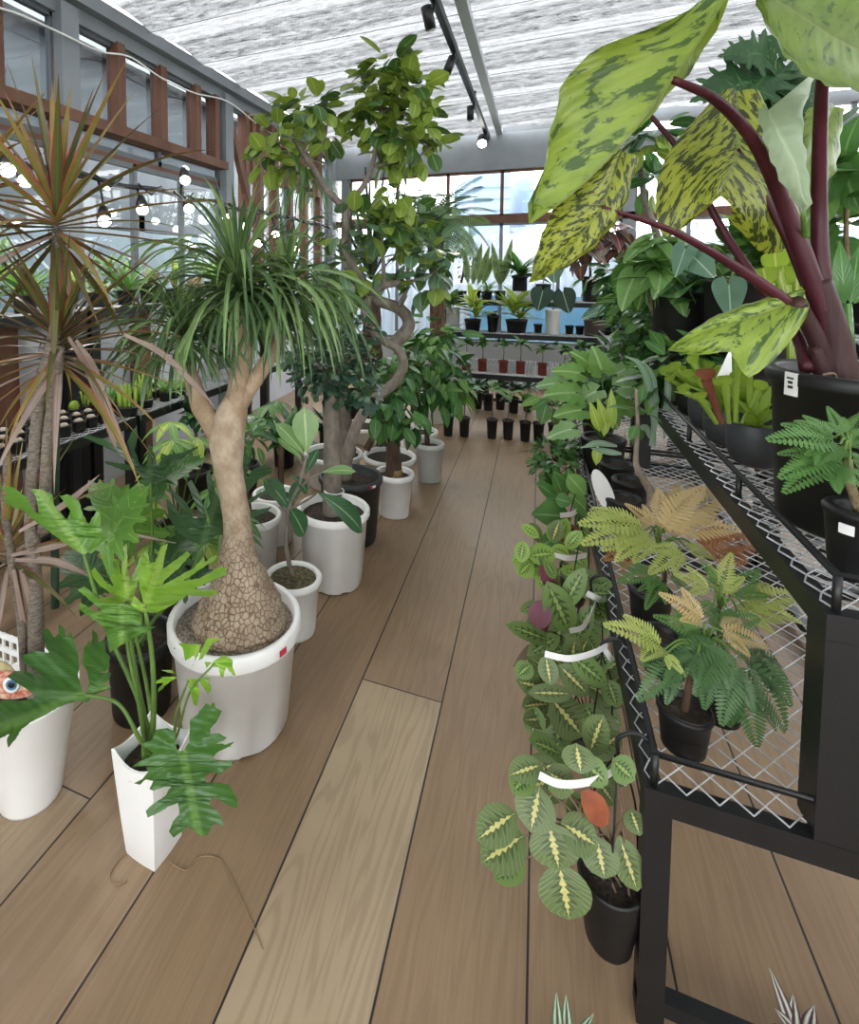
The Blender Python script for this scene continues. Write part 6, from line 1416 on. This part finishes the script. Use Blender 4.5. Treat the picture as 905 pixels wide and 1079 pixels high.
# oval grey pots of pitcher plants
def pitcher(m, a, e, w0, w1, mi=0, hood=True):
    d = e-a; l = np.linalg.norm(d); m.tube(cr([a, a+d*.5+nz(np.cross(d, (0, 0, 1.)))*0, e], 5), [w0, w0*1.1, (w0+w1)/2, w1], 8, mi=mi, cap=False)
    if hood: m.leaf(T_RND, e-nz(d)*.004, nz(d)*.6+np.array((0, 0, .6))+nz(EYE-e)*.2, -nz(EYE-e), w1*4.2, w1*4.2, .9, .1, mi=mi)
def oval(c, root, R, h, mat): 
    m = MB(); m.lathe([(0, 0), (R*.55, 0), (R*.8, .012), (R*.97, h*.42), (R, h*.72), (R*.97, h-.004), (R*.94, h), (R*.9, h-.004), (R*.9, h-.02), (0, h-.022)], c, 28); m.build('pot', mat, root); MB().disc(c+np.array((0, 0, h-.018)), R*.89, 18, bump=.006).build('soil', MOSS, root)
for i, (X, Y, R, h, lb, mat) in enumerate(((.59, 1.90, .072, .125, 'pitcher plant with tall green tubes in the front oval grey pot', GRYM), (.575, 2.09, .068, .12, 'lime pitcher plant in the second oval grey pot', GRYM), (.57, 2.27, .066, .12, 'lime pitcher plant in the third oval grey pot', GRYM), (.57, 2.46, .066, .11, 'small pitcher plant in a black pot behind the oval grey pots', BLK))):
    c = np.array((X, Y, zu)); root = T('pitcher_plant', lb, 'pitcher plant', c, 'pitcher plants on the upper shelf'); oval(c, root, R, h, mat); o = c+np.array((0, 0, h-.015)); D = dep_of(o); m = MB()
    if i == 0:
        for b, t, w0, w1, mi in (((775, 448), (776, 372), .007, .012, 0), ((790, 446), (789, 378), .006, .011, 0), ((760, 446), (744, 400), .008, .014, 1), ((782, 446), (800, 410), .006, .010, 0), ((768, 446), (764, 405), .006, .011, 0), ((755, 446), (738, 420), .006, .010, 0)): pitcher(m, P(*b, D), P(*t, D-.02), w0, w1, mi)
    else:
        for k in range(16):
            az = R_.uniform(0, 6.28); el = R_.uniform(.35, 1.2); a = o+rv(.02)*np.array((1, 1, 0)); pitcher(m, a, a+sph(az, el)*R_.uniform(.07, .13), .006, .011, 0)
    blades(m, o, 16, .13, .10, T_LAN, (.3, 1.3), (.2, .8), mi=(0,)); m.build('pitchers', [L_SARR, L_SARR2], root)
q = P(768, 395, 1.75); cc = np.array((q[0], q[1], zu)); root = T('plant_card', 'blank white card standing tilted behind the front pitcher plant', 'plant label', cc)
m = MB(); a, b = P(752, 404, 1.75), P(768, 370, 1.80); sx = P(777, 412, 1.75)-P(752, 404, 1.75); th = nz(np.cross(b-a, sx))*.001; m.add([a-th, a+sx-th, b+sx-th, b-th, a+th, a+sx+th, b+sx+th, b+th], [(0, 1, 2, 3), (7, 6, 5, 4), (0, 4, 5, 1), (1, 5, 6, 2), (2, 6, 7, 3), (3, 7, 4, 0)]); m.build('card', PAPER, root, smooth=False)
m = MB(); m.tube([a+sx*.5, np.array((*(a+sx*.5)[:2], zu))], .003, 6); m.build('stake', PAPER, root)
def up(name, label, cat, X, Y, z, R, h, spots, mats, tp, L, W=None, mat=BLK, st=None, droop=.4, grp=None):
    root, o, D = shelfpot(name, label, cat, X, Y, z, R, h, mat, grp=grp)
    if st: trunk(root, st, 5, 3, D, STEMB, 7, soil=o[2], name='stem')
    foliage(root, D, spots, mats, tp, L, W=W, droop=droop); return root, o, D
up('climbing_vine', 'dense climbing vine of tiny leaves on a pole by the far rack end', 'climbing plant', .66, 3.32, zu, .10, .18, [(688, 340, 26, 30, 160, 0), (682, 370, 30, 24, 140, 0), (692, 310, 20, 24, 100, 0), (668, 385, 24, 16, 70, -.05)], [L_GLO, L_SOFT2, L_GLO2], T_SMALL, .075, st=[(688, 400), (688, 350), (690, 290)])
up('philodendron', 'big lobed pale green leaves above the climbing vine', 'philodendron', .86, 3.15, zu, .10, .2, [(672, 285, 22, 14, 14, 0), (700, 290, 20, 20, 14, -.05), (690, 262, 20, 12, 14, .05), (720, 270, 18, 14, 12, 0)], [L_PALE, L_SOFT, L_SOFT2], T_ARROW, .16, W=.18, st=[(700, 400), (690, 340), (680, 290)], droop=.8)
up('leafy_plant', 'bushy mixed green plant between the pitcher plants and the climbing vine', 'potted plant', .58, 2.66, zu, .09, .15, [(712, 385, 24, 20, 70, 0), (700, 405, 22, 14, 50, -.05), (735, 375, 18, 18, 40, .05)], [L_SOFT2, L_SOFT, L_GLO2], T_OV, .10)
up('leafy_plant', 'feathery light green plant hanging over the rack corner by the climbing vine', 'potted plant', .56, 3.8, zu, .09, .15, [(665, 350, 22, 22, 80, 0), (650, 370, 18, 14, 50, 0), (660, 320, 18, 18, 50, .05)], [L_SOFT, L_SOFT2], T_LAN, .13)
up('leafy_plant', 'dark leafy plant at the far end of the upper right shelf', 'potted plant', .66, 4.4, zu, .11, .2, [(665, 310, 22, 24, 70, 0), (680, 290, 24, 20, 60, 0), (650, 290, 14, 16, 30, 0)], [L_GLO2, L_GLO], T_OV, .17, st=[(668, 365), (668, 330), (670, 290)])
# third tier: big black pots and tall foliage behind the elephant ear
zh = 1.206
root, o, D = shelfpot('large_black_pot', 'tall dark green black pot behind the silvery heart leaves', 'potted plant', 0.62, 3.02, zu, .12, .46); m = MB(); blades(m, o, 14, .30, .3, T_COR, (.1, 1.2), (.4, 1), mi=(0, 1)); m.build('foliage', [L_SILV, L_SOFT2], root)
root, o, D = shelfpot('large_black_pot', 'large tall black pot with silvery heart leaves left of the maroon stalks', 'potted plant', 0.80, 2.80, zu, .14, .52); D = dep_of(o); m = MB()
for b, t, w_ in (((728, 268), (752, 292), 32), ((768, 300), (770, 335), 30), ((722, 262), (712, 290), 22)): wleaf(m, b, t, w_, D-.3, T_COR, -.06, 0, face=.8)
m.build('foliage', L_SILV, root)
m = MB()
for t in ((728, 268), (768, 300), (722, 262)): m.tube(cr([o, (o+P(*t, D-.3))/2+np.array((0, 0, .08)), P(*t, D-.3)], 5), .004, 6)
m.build('petioles', STEM, root)
root, o, D = shelfpot('pitcher_plant', 'yellow green hooded pitcher plant behind the maroon stalks', 'pitcher plant', .80, 2.3, zu, .10, .18); D = dep_of(o); m = MB()
for b, t in (((832, 330), (818, 285)), ((838, 330), (838, 270)), ((828, 330), (808, 300)), ((845, 330), (856, 285)), ((834, 335), (826, 300)), ((842, 335), (848, 300))): pitcher(m, P(*b, D), P(*t, D), .010, .022, 0)
for b in ((832, 330), (838, 330), (845, 330)): m.tube([o, P(*b, D)], .009, 7)
m.build('pitchers', L_LIME, root)
root, o, D = shelfpot('split_leaf_monstera', 'dark split leaved plant towering behind the elephant ear', 'monstera', 1.15, 3.0, zh, .13, .22); D = dep_of(o)
stq = [P(830, 300, D), P(826, 200, D), P(815, 110, D)]; MB().tube(cr([o]+stq, 5), [.012, .007], 8).build('stem', STEM, root)
for b, t, l in (((808, 58), (768, 54), LB[0]), ((815, 52), (858, 28), LB[1]), ((812, 75), (774, 116), LB[2]), ((820, 82), (864, 108), LB[0]), ((822, 92), (840, 148), LB[1]), ((800, 85), (740, 98), LB[2]), ((826, 112), (795, 152), LB[0])):
    m = MB(); a = pxleaf(m, b, t, l, D, -.05, 1.0, .7, .5, .12); lf = m.build('leaf', leafm('monstera_leaf', '#284a28', '#335a30', '#4a7544', None, .3, .2) if 'monstera_leaf' not in bpy.data.materials else bpy.data.materials['monstera_leaf'], root)
    MB().tube(cr([P(818, 130, D), (P(818, 130, D)+a)/2+np.array((0, 0, .05)), a], 5), .005, 6).build('petiole', STEM, lf)
root, o, D = shelfpot('rubber_plant', 'leafy green plant at the right edge behind the maroon stalks', 'potted plant', 1.2, 2.69, zh, .13, .2); D = dep_of(o)
foliage(root, D, [(890, 150, 26, 22, 12, 0), (885, 190, 24, 24, 14, 0), (905, 230, 24, 24, 14, 0), (880, 240, 18, 18, 8, .1), (870, 150, 18, 16, 8, .1)], [L_SOFT, L_GLO, L_SOFT2], T_OV, .24, W=.26); MB().tube(cr([o, P(895, 280, D), P(892, 200, D), P(890, 150, D)], 5), [.01, .006], 7).build('stem', STEMB, root)
root, o, D = shelfpot('black_planter', 'tall black pot at the right edge behind the big stalk base', 'potted plant', .86, 2.05, zu, .11, .26); m = MB(); D = dep_of(o)
for b, t in (((890, 320), (885, 255)), ((896, 320), (905, 260)), ((886, 322), (876, 290)), ((900, 320), (918, 290))): wleaf(m, b, t, 16, D, T_LAN, 0, 0)
m.tube([o, P(892, 320, D)], .012, 7); m.build('foliage', L_GLO, root)
for X, Y, lb in ((1.15, 3.34, 'leafy plant on the top right shelf left of the big black pots'), (1.15, 3.7, 'leafy plant farther along the top right shelf'), (1.2, 4.3, 'tall leafy plant at the far end of the top right shelf'), (.80, 3.6, 'silvery leaved plant behind the climbing vine')):
    root, o, D = shelfpot('leafy_plant', lb, 'potted plant', X, Y, zh if X > 1 else zu, .12, .2); m = MB(); mats = [L_GLO2, L_SOFT2, L_SOFT]
    for k in range(4): blades(m, o+np.array((0, 0, .09*k)), 16, .22, .22, T_OV, (-.1, 1.2), (.4, 1), mi=(0, 1, 2), jit=.05)
    m.build('foliage', mats, root); MB().tube([o, o+np.array((0, 0, .3))], .01, 6).build('stem', STEMB, root)
root = T('small_tree', 'twiggy small tree with rubbery leaves before the back window right of the lit spotlight', 'tree', (.95, 4.75, zu)); c = np.array((.95, 4.75, zu)); pot(root, c, .12, .2, BLK, .8); D = dep_of(c)
trunk(root, [(690, 345), (694, 260), (680, 215), (676, 185), (672, 160)], 8, 5, D, BARKG, 8); foliage(root, D, [(678, 155, 22, 20, 26, 0), (690, 190, 18, 16, 16, 0), (660, 150, 14, 14, 10, 0), (690, 140, 16, 12, 14, 0)], [L_GLO, L_RUB, L_GLO2], T_ELL, .2, W=.2)
# leaf tips at the bottom of the photo
for (x, y), lab, sp in (((596, 1085), 'silvery striped leaf tips rising at the bottom edge on the floor', (((588, 1100), (587, 1058), 12), ((598, 1100), (597, 1060), 12), ((605, 1102), (622, 1072), 9))), ((838, 1085), 'purple and silver striped leaf tips at the bottom right under the rack', (((838, 1095), (819, 1035), 12), ((836, 1096), (836, 1058), 14), ((850, 1096), (856, 1066), 14), ((842, 1096), (826, 1070), 12)))):
    f = PL(x, y+60, 2, 0); D = dep_of(f+np.array((0, 0, .1))); c = np.array((f[0], f[1], 0)); root = T('striped_wandering_plant', lab, 'potted plant', c); pot(root, c, .05, .05, BLK, .85, n=16, drop=.01, rimh=.01, rimw=.004)
    m = MB()
    for b, t, w_ in sp: wleaf(m, b, t, w_, D, T_OV, -.02)
    m.build('foliage', leafm('striped_leaf', '#c3cfc0', '#aebca8', '#3f5a3a' if x < 700 else '#4f2f43', '#46623f' if x < 700 else '#4a2b3c', .4, .2, ribw=.2), root)
    MB().tube([c+np.array((0, 0, .03)), P(*sp[0][0], D)], .004, 6).build('stem', STEM, root)
bpy.context.view_layer.update()
